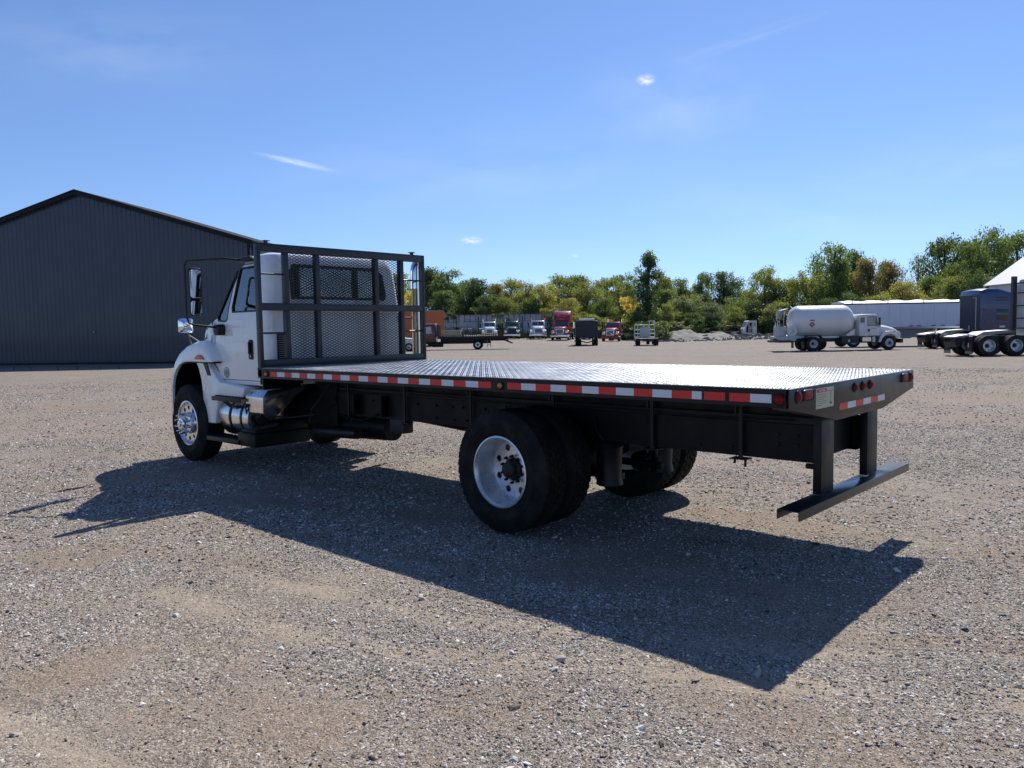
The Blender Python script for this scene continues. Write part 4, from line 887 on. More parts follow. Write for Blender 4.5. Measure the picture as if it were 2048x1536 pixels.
# ------------------------------------------------------------------ trees
def leaf_mat():
    m = bpy.data.materials.new('foliage'); m.use_nodes = True; nt = m.node_tree; N = nt.nodes; L = nt.links; N.clear()
    o = N.new('ShaderNodeOutputMaterial'); oi = N.new('ShaderNodeObjectInfo'); at_ = N.new('ShaderNodeAttribute'); at_.attribute_name = 'clump'
    sp = N.new('ShaderNodeSeparateColor'); L.new(at_.outputs['Color'], sp.inputs[0])
    hs = N.new('ShaderNodeHueSaturation'); hs.inputs['Saturation'].default_value = .86; L.new(oi.outputs['Color'], hs.inputs['Color'])
    mr = N.new('ShaderNodeMapRange'); L.new(sp.outputs[0], mr.inputs[0]); mr.inputs[3].default_value = .65; mr.inputs[4].default_value = 1.75; L.new(mr.outputs[0], hs.inputs['Value'])
    mh = N.new('ShaderNodeMapRange'); L.new(sp.outputs[1], mh.inputs[0]); mh.inputs[3].default_value = .465; mh.inputs[4].default_value = .53; L.new(mh.outputs[0], hs.inputs['Hue'])
    d = N.new('ShaderNodeBsdfPrincipled'); d.inputs['Roughness'].default_value = .55; d.inputs['Specular IOR Level'].default_value = .3; L.new(hs.outputs[0], d.inputs['Base Color'])
    t = N.new('ShaderNodeBsdfTranslucent'); tm = N.new('ShaderNodeVectorMath'); tm.operation = 'MULTIPLY'; L.new(hs.outputs[0], tm.inputs[0]); tm.inputs[1].default_value = (1.5, 1.6, .6); L.new(tm.outputs[0], t.inputs[0])
    mx = N.new('ShaderNodeMixShader'); mx.inputs[0].default_value = .38; L.new(d.outputs[0], mx.inputs[1]); L.new(t.outputs[0], mx.inputs[2]); L.new(mx.outputs[0], o.inputs[0]); return m
LEAF = leaf_mat(); BARK = mat('bark', (.075, .06, .048), .9, noise=.3, nscale=3, bump=.4)
def tree_mesh(seed, kind='round', nleaf=7000, leaf=.022):
    r = np.random.default_rng(seed); rd = random.Random(seed)
    # limbs
    tm = M(); n_ends = []
    lean = (rd.uniform(-.03, .03), rd.uniform(-.03, .03)); th = .62
    tm.tube([(0, 0, -.02), (lean[0]*.3, lean[1]*.3, .25), (lean[0], lean[1], th), (lean[0]*1.3, lean[1]*1.3, .85)], .014, 6)
    wid = {'round': .36, 'tall': .19, 'wide': .48, 'bush': .55, 'bare': .34}[kind]; zb = {'round': .20, 'tall': .16, 'wide': .24, 'bush': .02, 'bare': .3}[kind]
    nc = {'round': 58, 'tall': 80, 'wide': 66, 'bush': 44, 'bare': 46}[kind]; C_ = []
    for i in range(nc):
        t_ = rd.random()**.9; z = zb+(.92-zb)*t_
        env = math.sqrt(max(.03, 1-((t_-.42)/.62)**2)) if kind != 'tall' else (.62+.38*math.sin(pi*t_))*(1 if t_ < .85 else .8)
        env *= 1+.18*math.sin(3.1*t_+seed)*math.sin(7*t_+2*seed)
        a = rd.random()*2*pi; rr_ = wid*env*math.sqrt(rd.random())*.92*(1+.22*math.sin(2*a+seed)+.15*math.sin(5*a+seed*2))
        c = (lean[0]+rr_*cos(a), lean[1]+rr_*sin(a), z-.03); s = rd.uniform(.075, .15)*(1.12-.35*t_)*(1.1 if kind != 'tall' else .70)
        C_.append((c, s)); 
        if i % 2 == 0:
            z0 = max(.12, min(th, z-.18-.3*rr_)); tm.tube([(lean[0]*z0, lean[1]*z0, z0), ((c[0]+lean[0])*.55, (c[1]+lean[1])*.55, (z0+z)/2+.02), c], .004, 4)
    if kind == 'bare':
        for i in range(70):
            c, s = C_[rd.randrange(len(C_))]; e = (c[0]+rd.gauss(0, .06), c[1]+rd.gauss(0, .06), c[2]+abs(rd.gauss(.05, .05))); tm.tube([c, e], .0018, 3)
    P = []; K = []
    tot = sum(s**2 for _, s in C_)
    for c, s in C_:
        n = int(nleaf*s**2/tot); u = r.normal(size=(n, 3)); u /= np.linalg.norm(u, axis=1)[:, None]
        rad = s*(r.random((n, 1))**.4)*(1+.2*r.normal(size=(n, 1))); p = np.array(c)+u*rad*np.array([1.15, 1.15, .75])
        P.append(p); K.append(np.stack([np.full(n, r.random())*.6+.4*r.random(n), np.full(n, r.random())*.7+.3*r.random(n)], -1))
    P = np.concatenate(P); K = np.concatenate(K); P[:, 2] = np.maximum(P[:, 2], .01); n = len(P)
    a = r.normal(size=(n, 3)); a /= np.linalg.norm(a, axis=1)[:, None]; b = np.cross(a, r.normal(size=(n, 3))); b /= np.linalg.norm(b, axis=1)[:, None]
    L_ = leaf*(.5+.9*r.random((n, 1))); V = np.stack([P-a*L_*.5, P+b*L_*.36, P+a*L_*.55, P-b*L_*.36], 1).reshape(-1, 3)
    me = bpy.data.meshes.new('crown'); i = np.arange(n)*4; me.from_pydata(V.tolist(), [], np.stack([i, i+1, i+2, i+3], -1).tolist())
    ca = me.color_attributes.new('clump', 'FLOAT_COLOR', 'POINT'); ca.data.foreach_set('color', np.repeat(np.concatenate([K, np.zeros((n, 1)), np.ones((n, 1))], 1), 4, axis=0).reshape(-1))
    me.materials.append(LEAF); return me, tm.mesh('trunk', BARK, smooth=60)
TV = {}
for k_, n_ in (('round', 5), ('wide', 3), ('tall', 2), ('bush', 3), ('bare', 1)):
    TV[k_] = [tree_mesh(hash_ + 11*len(k_), k_, {'bare': 1800, 'bush': 8000, 'tall': 11000}.get(k_, 17000), {'bush': .036, 'tall': .021, 'bare': .018}.get(k_, .0225)) for hash_ in range(n_)]
GR = {'dark': (.045, .068, .026), 'mid': (.075, .105, .032), 'olive': (.12, .13, .036), 'yellow': (.165, .150, .045), 'gold': (.33, .26, .06), 'rust': (.125, .10, .045), 'grey': (.085, .10, .058)}
LBL = {'dark': 'dark green', 'mid': 'mid green', 'olive': 'olive green', 'yellow': 'yellowing', 'gold': 'golden yellow', 'rust': 'rust brown', 'grey': 'grey green'}
def tree(u, vtop, dep, kind, colr, wide, label, var=0, name='tree'):
    p = gp(u, dep); vb = 768-FOCAL*((p-CAM).dot(U2))/((p-CAM).dot(Fv)); h = (vb-vtop)*dep/FOCAL
    crown, trunk = TV[kind][var % len(TV[kind])]; nm = {'bush': 'bush'}.get(kind, name)
    t = thing(nm, label, nm, p, random.random()*6.28, 'trees along the far side of the yard' if kind != 'bush' else 'bushes under the trees')
    basew = {'round': .36, 'tall': .19, 'wide': .48, 'bush': .55, 'bare': .34}[kind]*2.1
    sx = (wide*dep/FOCAL)/basew
    for me, nn in ((crown, 'crown'), (trunk, 'trunk')):
        o = bpy.data.objects.new(nn, me); COL.objects.link(o); o.parent = t; o.scale = (sx, sx, h); c = GR[colr]; j = 1+random.uniform(-.1, .1); o.color = (c[0]*j*1.5, c[1]*j*1.5, c[2]*j*1.6, 1)
    return t
trees = [ # u, top v, depth, kind, colour, width px, label tail
 (560, 545, 150, 'round', 'mid', 90, 'hidden behind the cab, far left of the row'), (640, 540, 150, 'wide', 'olive', 110, 'seen through the headboard mesh'), (730, 538, 150, 'round', 'dark', 100, 'right of centre behind the headboard mesh'),
 (800, 536, 145, 'round', 'mid', 80, 'just behind the exhaust stack'), (826, 575, 128, 'bush', 'gold', 34, ''),
 (868, 527, 138, 'round', 'dark', 72, 'first right of the headboard'), (903, 530, 134, 'round', 'mid', 76, 'above the orange trailer'), (938, 552, 136, 'round', 'mid', 54, 'above the left end of the grey fence'), (958, 548, 131, 'round', 'dark', 62, 'in a dip behind the fence, over the first parked tractor'),
 (992, 560, 134, 'round', 'rust', 50, 'between the darker tree and the pale crown behind the fence'), (1024, 551, 140, 'wide', 'olive', 84, 'pale and broad over the second dark parked tractor'), (1052, 556, 132, 'round', 'yellow', 52, 'over the third parked tractor'),
 (1088, 562, 128, 'round', 'yellow', 60, 'left of the red sleeper tractor'), (1120, 543, 150, 'wide', 'olive', 90, 'tall and rear, above the red sleeper tractor'), (1155, 542, 152, 'round', 'mid', 70, 'rear row, above the dump truck'), (1175, 556, 130, 'wide', 'olive', 86, 'arching over the dump truck'),
 (1215, 547, 136, 'wide', 'olive', 90, 'broad, between dump truck and red day cab'), (1245, 541, 150, 'round', 'mid', 66, 'rear row above the red day cab'), (1140, 590, 124, 'round', 'yellow', 56, 'low, between the red tractor and the dump truck'),
 (1296, 490, 116, 'tall', 'dark', 48, 'tallest and narrow, standing alone over the flatbed rack'), (1330, 545, 128, 'round', 'olive', 60, 'right of the tallest narrow tree'), (1366, 548, 140, 'round', 'mid', 60, 'rear row right of the tallest tree'),
 (1402, 539, 150, 'round', 'mid', 50, 'with a pointed top over the earth mound'), (1445, 535, 142, 'wide', 'dark', 84, 'rear, above the debris pile'), (1375, 585, 118, 'wide', 'grey', 92, 'greyish and low behind the earth mound'),
 (1425, 600, 117, 'round', 'grey', 60, 'low and greyish above the left end of the debris pile'), (1486, 578, 160, 'round', 'dark', 46, 'in the dip of the skyline'), (1530, 527, 124, 'round', 'olive', 76, 'with a pale pointed top left of the propane tanker'),
 (1505, 596, 118, 'round', 'dark', 60, 'over the white cab shell'), (1575, 552, 122, 'round', 'dark', 66, 'just left of the tank truck'), (1612, 535, 118, 'wide', 'olive', 90, 'above the rear of the white tank'), (1555, 600, 114, 'round', 'olive', 60, 'low, left of the tank truck hose reel'),
 (1672, 478, 114, 'round', 'mid', 92, 'high and dark above the middle of the white tank'), (1705, 487, 120, 'round', 'dark', 60, 'behind the high tree over the tank'), (1735, 506, 110, 'round', 'rust', 62, 'above the tank truck cab'), (1775, 512, 112, 'round', 'rust', 60, 'browner, above the silver trailer end by the truck cab'),
 (1700, 580, 106, 'wide', 'dark', 90, 'low behind the tank truck cab'), (1800, 555, 104, 'wide', 'yellow', 80, 'low and yellow over the silver trailer'), (1832, 500, 122, 'bare', 'rust', 60, 'nearly bare with grey twigs'), (1850, 545, 108, 'round', 'mid', 70, 'low, over the middle of the silver trailer'),
 (1882, 462, 116, 'wide', 'dark', 110, 'dark and spreading, left of the white building gable'), (1930, 470, 108, 'round', 'mid', 90, 'bright crown left of the white building'), (1968, 446, 112, 'wide', 'mid', 120, 'highest at right, above the white building eave'), (2030, 452, 114, 'wide', 'mid', 120, 'cut by the right edge of the picture'),
 (1900, 545, 100, 'round', 'olive', 70, 'low, left of the blue sleeper tractor'), (1945, 530, 98, 'wide', 'dark', 80, 'low, against the white building corner'), (1660, 590, 102, 'round', 'dark', 60, 'low behind the left part of the white tank'),
 (480, 560, 150, 'round', 'mid', 90, 'behind the truck cab roof, farthest left of all'), (1750, 585, 100, 'round', 'olive', 70, 'low above the truck cab roof'), (1335, 572, 122, 'round', 'mid', 64, 'second row, right of the tallest tree'), (1260, 575, 124, 'round', 'dark', 50, 'low, left of the tallest narrow tree'),
 (1472, 590, 130, 'wide', 'mid', 70, 'filling the skyline dip behind the debris pile'), (975, 585, 126, 'round', 'dark', 60, 'low behind the fence, over the first parked tractor'), (1210, 590, 122, 'round', 'mid', 60, 'low, left of the red day cab'), (900, 575, 128, 'round', 'dark', 70, 'low behind the orange trailer'), (1060, 592, 126, 'round', 'mid', 56, 'low behind the fence, left of the red sleeper tractor'), (1015, 588, 126, 'round', 'olive', 56, 'low behind the fence middle'), (1850, 590, 98, 'round', 'yellow', 56, 'small yellow one above the trailer tarp'), (1640, 530, 126, 'round', 'mid', 60, 'left shoulder of the high tree over the tank'),
]
for i, (u, vt, dp, kd, cl, wd_, tail) in enumerate(trees):
    if kd == 'bush': lb = 'golden yellow bush beside the right edge of the headboard'
    else: lb = f'{LBL[cl]} tree {tail}' if tail else f'{LBL[cl]} tree outside the frame at the end of the far row'
    tree(u, vt, dp, kd, cl, wd_*1.12, lb, i)
bushes = [(905, 615, 122, 'dark'), (1000, 622, 121, 'mid'), (1100, 612, 121, 'olive'), (1160, 620, 118, 'olive'), (1192, 625, 116, 'olive'), (1265, 588, 116, 'gold'), (1275, 612, 112, 'mid'), (1330, 600, 110, 'olive'), (1320, 640, 100, 'mid'), (1292, 640, 104, 'dark'), (1385, 620, 112, 'dark'),
          (1430, 632, 115, 'mid'), (1470, 610, 117, 'olive'), (1520, 628, 116, 'dark'), (1565, 625, 112, 'dark'), (1210, 632, 118, 'yellow'), (1250, 640, 112, 'olive'), (1355, 640, 108, 'grey'), (1615, 630, 108, 'dark'), (1545, 650, 114, 'dark'), (1455, 648, 116, 'grey'), (1410, 650, 114, 'grey'), (1780, 600, 98, 'olive'), (1900, 600, 96, 'mid'), (1830, 600, 97, 'dark'), (1495, 645, 117, 'dark'), (1590, 645, 112, 'mid'), (1640, 640, 106, 'dark'), (1690, 640, 104, 'dark'), (1740, 640, 102, 'dark')]
BT = ['behind the orange trailer', 'behind the grey fence middle', 'left of the red sleeper tractor', 'behind the dump truck left side', 'behind the dump truck right side', 'on the left flank of the tallest tree', 'right of the red day cab', 'right of the tallest tree trunk', 'at the left foot of the earth mound', 'at the flatbed rack', 'on top of the earth mound', 'left of the debris pile', 'above the debris pile', 'behind the white cab shell', 'left of the tank truck', 'behind the red day cab', 'between the red day cab and flatbed rack', 'over the earth mound crest', 'behind the tank truck tail', 'right of the white cab shell', 'low by the debris pile', 'low over the mound right end', 'above the silver trailer left part', 'above the silver trailer right end', 'above the silver trailer middle', 'touching the white cab shell roof', 'low by the tank truck bumper', 'hidden by the white tank left end', 'hidden by the white tank middle', 'hidden by the tank truck cab']
for i, ((u, vt, dp, cl), tl) in enumerate(zip(bushes, BT)):
    tree(u, vt, dp, 'bush', cl, random.uniform(54, 78), f'{LBL[cl]} bush {tl}', i)

# rough grass / undergrowth strip under the trees
def under():
    n = 9000; u = rng.uniform(850, 1620, n); dp = rng.uniform(113, 128, n); m = M(); V = []; Fc = []
    X = CAM.x+(Fv.x+R2.x*(u-1024)/FOCAL)*dp; Y = CAM.y+(Fv.y+R2.y*(u-1024)/FOCAL)*dp; Z = ter(X, Y); h = rng.uniform(.3, 1.5, n); a = rng.uniform(0, 6.28, n); k = rng.uniform(-.35, .35, (n, 2)); w_ = .10
    V = np.stack([np.stack([X-np.cos(a)*w_, Y-np.sin(a)*w_, Z-.05], -1), np.stack([X+np.cos(a)*w_, Y+np.sin(a)*w_, Z-.05], -1), np.stack([X+k[:, 0], Y+k[:, 1], Z+h], -1)], 1).reshape(-1, 3)
    me = bpy.data.meshes.new('undergrowth'); i = np.arange(n)*3; me.from_pydata(V.tolist(), [], np.stack([i, i+1, i+2], -1).tolist()); me.materials.append(mat('undergrowth_green', (.07, .075, .03), .7, noise=.4, nscale=.5))
    o = bpy.data.objects.new('undergrowth', me); COL.objects.link(o); tagp(o, 'tall rough grass along the foot of the far trees', 'grass', kind='stuff')
under()

# ------------------------------------------------------------------ earth mound and debris
def mound():
    pts = [(1290, 1), (1600, 1)]; c = gp(1400, 100); m = M(); nx, ny = 150, 24; V = []; 
    t0 = gp(1325, 97); t1 = gp(1545, 97); ax = Vector((t1.x-t0.x, t1.y-t0.y, 0)); L_ = ax.length; ax.normalize(); bx_ = Vector((-ax.y, ax.x, 0)); bx_ = bx_ if bx_.dot(Fv) > 0 else -bx_
    for i in range(nx):
        for j in range(ny):
            a, b = i/(nx-1), j/(ny-1); p = t0+ax*(a*L_)+bx_*(b*16)
            prof = min(1, b*3.2)*min(1, (1-b)*3+.0)*min(1, a*6+.0)*min(1, (1-a)*2.2)
            h = prof*(.75+.35*math.sin(a*9)*math.sin(a*4)+.25*(1 if b < .4 else 0))*(1 if prof > 0 else 0)*(.55+.9*float(vn(p.x*.5, p.y*.5)))+prof*.35*(float(vn(p.x*2.2, p.y*2.2))-.3)
            V.append((p.x, p.y, float(ter(p.x, p.y))-.04+max(0, h)*.85))
    m.add(V, [(i*ny+j, (i+1)*ny+j, (i+1)*ny+j+1, i*ny+j+1) for i in range(nx-1) for j in range(ny-1)])
    o = m.build('earth_mound', mat('mound_earth', (.12, .112, .104), .95, noise=.35, nscale=.9, bump=1, bscale=5, dirt=.5), smooth=50, label='low mound of grey earth and rubble before the trees', cat='mound', kind='structure')
mound()
def rubble():
    n = 420; V = []; F_ = []; base = np.array([(-1, -1, -1), (1, -1, -1), (1, 1, -1), (-1, 1, -1), (-1, -1, 1), (1, -1, 1), (1, 1, 1), (-1, 1, 1)], float)
    fc = [(0, 3, 2, 1), (4, 5, 6, 7), (0, 1, 5, 4), (1, 2, 6, 5), (2, 3, 7, 6), (3, 0, 4, 7)]
    for k in range(n):
        u = rng.uniform(1322, 1545); dp = rng.uniform(95.5, 103); p = gp(u, dp); s_ = .05+.22*rng.random()**3; a = rng.random()*6.28
        q = base*(1+.5*(rng.random((8, 3))-.5))*np.array([s_*1.3, s_, s_*.7])*np.where(base[:, 2:]>0, .7, 1); q = np.stack([q[:, 0]*cos(a)-q[:, 1]*sin(a), q[:, 0]*sin(a)+q[:, 1]*cos(a), q[:, 2]], -1)
        F_ += [tuple(i+len(V) for i in f) for f in fc]; V += [tuple(v+np.array([p.x, p.y, p.z+.03+min(1, max(0, (dp-96.5)/4))*.42*min(1, (u-1318)/40)])) for v in q]
    M().add(V, F_).build('rubble', mat('rubble_stone', (.20, .19, .178), .85, noise=.4, nscale=1.5), label='broken stone rubble strewn over the front of the earth mound', cat='rubble', kind='stuff')
rubble()
WOOD = mat('lumber', (.62, .50, .33), .75, noise=.2, nscale=3); GREYW = mat('weathered_grey', (.26, .25, .24), .8, noise=.2); SHEET = mat('white_sheet', (.6, .6, .6), .6)
def debris():
    def it(name, lab, cat, u, dep, m, mt, rz=0, **kw):
        p = gp(u, dep); o = m.build(name, mt, off=p, label=lab, cat=cat, **kw); o.rotation_euler = (0, 0, HR+rz); o.location.z += .05; return o
    it('fuel_tank', 'pale rusty tank lying left of the debris pile', 'tank', 1432, 112, M().box(-.9, .9, -.5, .5, .0, .6), GREYW, bevel=.08)
    it('steel_bundle', 'dark bundle of steel sections in the debris pile', 'steel', 1453, 112, M().box(-1.3, 1.3, -.5, .5, .0, .25).box(-1.2, 1.3, -.4, .4, .3, .55), STEELD)
    it('sheet_stack', 'stack of pale sheets beside the white cab shell', 'sheets', 1475, 111, M().box(-.9, .9, -.5, .5, .3, .38).box(-.8, .7, -.5, .5, .44, .50).box(-.5, -.4, -.4, .4, 0, .3).box(.4, .5, -.4, .4, 0, .3), SHEET)
    it('plastic_sheet', 'crumpled white sheet on the ground before the cab shell', 'sheet', 1452, 108, M().loft([[(-.9, -.2, 0), (-.4, .1, .18), (.2, 0, .08), (.9, .2, .12)], [(-.8, .5, .02), (-.3, .5, .2), (.3, .6, .1), (1., .5, .04)]], cap=False, closed=False), SHEET)
    it('scrap_frame', 'dark scrap chassis part lying in the debris pile', 'scrap', 1466, 109, M().box(-1.4, 1.4, -.1, .1, .1, .3).box(-.2, .2, -.9, .9, .1, .25).cyl((.8, -.3, .35), (.8, .3, .35), .3), STEELD)
    it('crate', 'grey crate at the left end of the debris row', 'crate', 1418, 113, M().box(-.5, .5, -.4, .4, 0, .4), GREYW)
debris()
def cab_shell():
    t = thing('cab_shell', 'stripped white truck cab shell standing on a low frame', 'truck cab', gp(1497, 112)+Vector((0, 0, .05)), HR+pi)
    s = M().prism([(-.85, .25), (.95, .25), (.95, .95), (.75, 1.25), (.45, 2.05), (.2, 2.15), (-.85, 2.15)], 'y', -.95, .95)
    cm = boolean(s.mesh('c', WHITE2), [cutm(M().prism([(-.70, .35), (.82, .35), (.85, .9), (.64, 1.2), (.38, 1.95), (.15, 2.05), (-.75, 2.05)], 'y', -.87, .87)), prismM([(-.25, .45), (.65, .45), (.65, 1.1), (.38, 1.9), (-.25, 1.9)], 'y', -1.2, 1.2), prismM([(-.7, 1.3), (-.4, 1.3), (-.4, 1.85), (-.7, 1.85)], 'y', -1.2, 1.2)], 'shell')
    if not cm.materials: cm.materials.append(WHITE2)
    o = bpy.data.objects.new('shell', cm); COL.objects.link(o); o.parent = t
    M().box(-2.0, 1.6, -.5, -.4, .05, .2).box(-2.0, 1.6, .4, .5, .05, .2).box(-1.9, -1.8, -.4, .4, .06, .19).box(1.2, 1.3, -.4, .4, .06, .19).build('frame', STEEL, t)
    M().box(-.6, -.2, -.6, .6, .35, .9).build('seat', SEAT, t)
cab_shell()

# ------------------------------------------------------------------ grey panel fence behind the parked tractors
def fence():
    a, b = gp(872, 121), gp(1112, 121); d = Vector((b.x-a.x, b.y-a.y, 0)); L_ = d.length; t = thing('panel_fence', 'long grey weathered panel fence with posts behind the parked tractors', 'fence', a, math.atan2(d.y, d.x))
    FM = mat('fence_grey', (.50, .49, .50), .8, noise=.2, nscale=.8, dirt=.3); PM = mat('fence_post', (.08, .08, .085), .7); n = 22; w_ = L_/n; z0 = -.2; 
    for k in range(n):
        dz = float(ter(*(a+d.normalized()*(k*w_)).xy))-a.z
        for q, (za, zb) in enumerate(((.15, 1.2), (1.26, 2.3), (2.36, 3.35))):
            M().box(k*w_+.02, (k+1)*w_-.02, random.uniform(-.02, .02), .06, z0+za, z0+zb+random.uniform(-.01, .01)).build('panel', FM, t)
        M().box((k+.42)*w_, (k+.58)*w_, -.16, -.03, 2.95, 3.15).build('bracket', PM, t)
        M().box((k+.45)*w_, (k+.52)*w_, -.12, -.03, 2.0, 3.0).build('strut', PM, t)
    M().box(0, L_, -.12, .12, 3.18, 3.25).build('top_rail', PM, t)
    for k in range(0, n+1, 4): M().box(k*w_-.07, k*w_+.07, -.35, -.2, -.3, 2.9).build('post', PM, t)
fence()

# ------------------------------------------------------------------ vehicle builders (local: x forward, y left, z up)
def wheel_simple(parent, x, y, R, W, side, mats, dish=1, detail=1, rr=None, z=None):
    wl = wheel_front(parent, x, y, R if z is None else z, R, W, side, mats, detail, 0, dish, 8, rr or R*.56); return wl
WR = (RUBBERD, RIMP, STEELD)
def front_tractor(u, vb_dep, colr, grille, label, name='semi_tractor', sleeper=False, bumper=None, scale=1., yaw=0., style='a', hoodcol=None):
    p = gp(u, vb_dep); d = (CAM-p); rz = math.atan2(d.y, d.x)+yaw
    t = thing(name, label, 'truck', p, rz, 'semi tractors parked facing the yard'); t.scale = (scale,)*3
    P_ = mat('paint_'+'_'.join(f'{c:.3f}' for c in colr), colr, .3, coat=.6, noise=.05, dirt=.12)
    hc = hoodcol or colr; HP = mat('paint_'+'_'.join(f'{c:.3f}' for c in hc), hc, .3, coat=.6, noise=.05, dirt=.12)
    GM = mat('truck_glass', (.05, .08, .09), .06, 0, .8)
    # cab
    M().loft([[(-.9, -1.0, z), (-.9, 1.0, z), (x1-.15, 1.0*k, z), (x1, .85*k, z), (x1, -.85*k, z), (x1-.15, -1.0*k, z)] for z, x1, k in ((1.0, .95, 1), (1.85, .9, 1), (2.45, .55, .94), (2.62, .35, .88))]).build('cab', P_, t, bevel=.03)
    for s in (-1, 1):
        M().prism([(s*.04, 1.93), (s*.80, 1.93), (s*.74, 2.42), (s*.04, 2.42)], 'x', 0, .012).xf(lambda v: Vector((.93+(-.35*(v.z-1.85)/.6)+v.x, v.y, v.z))).build('windshield_pane', GM, t)
    # hood
    M().loft([[(x, -hw, zb), (x, -hw, zt-.2), (x, -hw*.8, zt), (x, hw*.8, zt), (x, hw, zt-.2), (x, hw, zb)] for x, hw, zt, zb in ((.9, .92, 1.88, 1.0), (1.6, .82, 1.80, .8), (2.35, .66, 1.66, .7), (2.5, .60, 1.58, .72))]).build('hood', HP, t, bevel=.03)
    for s in (-1, 1):
        M().loft([[(x, s*.62, z0), (x, s*1.16, z0), (x, s*1.16, z1-.06), (x, s*1.10, z1), (x, s*.62, z1)] for x, z0, z1 in ((1.0, .9, 1.12), (1.3, 1.1, 1.28), (1.8, 1.12, 1.34), (2.2, 1.0, 1.28), (2.5, .75, 1.18))]).build('fender', HP, t, bevel=.02)
        o = M().box(2.46, 2.54, s*.72, s*1.08, .95, 1.14).build('headlight', CHROME, t, bevel=.02)
        M().box(.95, 1.03, s*1.28, s*1.46, 1.65, 2.35).build('mirror', DARKP, t, bevel=.02); M().cyl((.8, s*.95, 2.3), (.97, s*1.3, 2.3), .02, n=6).cyl((.8, s*.98, 1.7), (.97, s*1.3, 1.7), .02, n=6).build('mirror_arm', CHROME, t)
        wheel_simple(t, 1.75, s*1.20, .51, .28, s, WR); wheel_simple(t, -3.2, s*1.22, .51, .26, s, WR, -1); wheel_simple(t, -3.2, s*.86, .51, .26, s, WR, -1); 
    if grille == 'chrome':
        M().prism([(-.50, .80), (.50, .80), (.55, 1.45), (.45, 1.52), (-.45, 1.52), (-.55, 1.45)], 'x', 2.50, 2.56).build('grille_frame', CHROME, t, bevel=.015)
        M().prism([(-.43, .86), (.43, .86), (.47, 1.42), (-.47, 1.42)], 'x', 2.561, 2.568).build('grille', mat('grille_screen', (.12, .15, .16), .4, .6), t)
        for k in range(6): M().box(2.569, 2.578, -.43, .43, .92+k*.085, .935+k*.085).build('grille_bar', STEEL, t)
        if style == 'v':
            M().prism([(-.42, 1.38), (-.34, 1.41), (.42, .90), (.34, .87)], 'x', 2.580, 2.595).build('diagonal_bar', CHROME, t); M().box(2.58, 2.6, -.12, .12, 1.10, 1.18).build('badge', DARKP, t)
    elif grille == 'dark':
        M().prism([(-.55, .80), (.55, .80), (.58, 1.2), (.45, 1.45), (-.45, 1.45), (-.58, 1.2)], 'x', 2.50, 2.54).build('grille', STEELD, t, bevel=.02)
        for k in range(5): M().box(2.541, 2.555, -.5, .5, .88+k*.09, .90+k*.09).build('grille_bar', DARKP, t)
    bm_ = {'chrome': CHROME, 'black': STEELD, 'red': P_, 'white': WHITE2, None: STEELD}[bumper]
    M().prism([(2.35, .38), (2.66, .38), (2.70, .48), (2.70, .68), (2.6, .74), (2.35, .74)], 'y', -1.2, 1.2).build('bumper', bm_, t, bevel=.03)
    if sleeper:
        M().loft([[(-2.6, -1.15, z), (-2.6, 1.15, z), (x1, 1.15*k, z), (x1, -1.15*k, z)] for z, x1, k in ((1.0, -.3, 1), (2.5, -.1, 1), (2.63, .55, .95), (3.0, .40, .97), (3.75, -.35, .97), (3.9, -.9, .92))]).build('sleeper', P_, t, bevel=.05)
        M().prism([(-.25, 2.70), (.25, 2.70), (.9, 3.55), (.8, 3.62), (0, 3.05), (-.8, 3.62), (-.9, 3.55)], 'x', .02, .09).xf(lambda v: Vector((v.x+.45-(v.z-2.65)*.62+.05, v.y, v.z))).build('roof_fairing_ridge', mat('fairing_pink', (.5, .10, .12), .4), t)
    else:
        for k in range(5): M().box(.25, .35, -.6+k*.3-.05, -.6+k*.3+.05, 2.62, 2.67).build('roof_lamp', AMBER, t)
        for s in (-1, 1): M().cyl((-1.05, s*.95, .8), (-1.05, s*.95, 3.0), .06, n=8).build('exhaust', CHROME, t)
    M().box(-4.2, 2.3, -.45, -.35, .6, .9).build('chassis_rail', STEELD, t); M().box(-4.2, 2.3, .35, .45, .6, .9).build('chassis_rail', STEELD, t)
    return t
front_tractor(981, 110, (.55, .57, .58), 'chrome', 'pale day cab tractor, leftmost of three parked before the grey fence', hoodcol=(.55, .60, .60), scale=.93)
front_tractor(1025.5, 110, (.022, .04, .038), 'dark', 'dark green day cab tractor between two pale ones by the grey fence', scale=.95, bumper='chrome', hoodcol=(.03, .05, .048))
front_tractor(1077.5, 109, (.55, .57, .58), 'chrome', 'pale day cab tractor beside the red sleeper tractor', scale=.98, bumper='chrome', hoodcol=(.58, .62, .63))
front_tractor(1125.5, 104, (.30, .018, .028), 'chrome', 'red tractor with a tall roof fairing and chrome grille', sleeper=True, bumper='chrome', yaw=-.12)
front_tractor(1228, 103, (.27, .02, .022), 'chrome', 'low red day cab tractor with a diagonal bar across its grille', style='v', bumper='red', scale=.97, yaw=-.18)

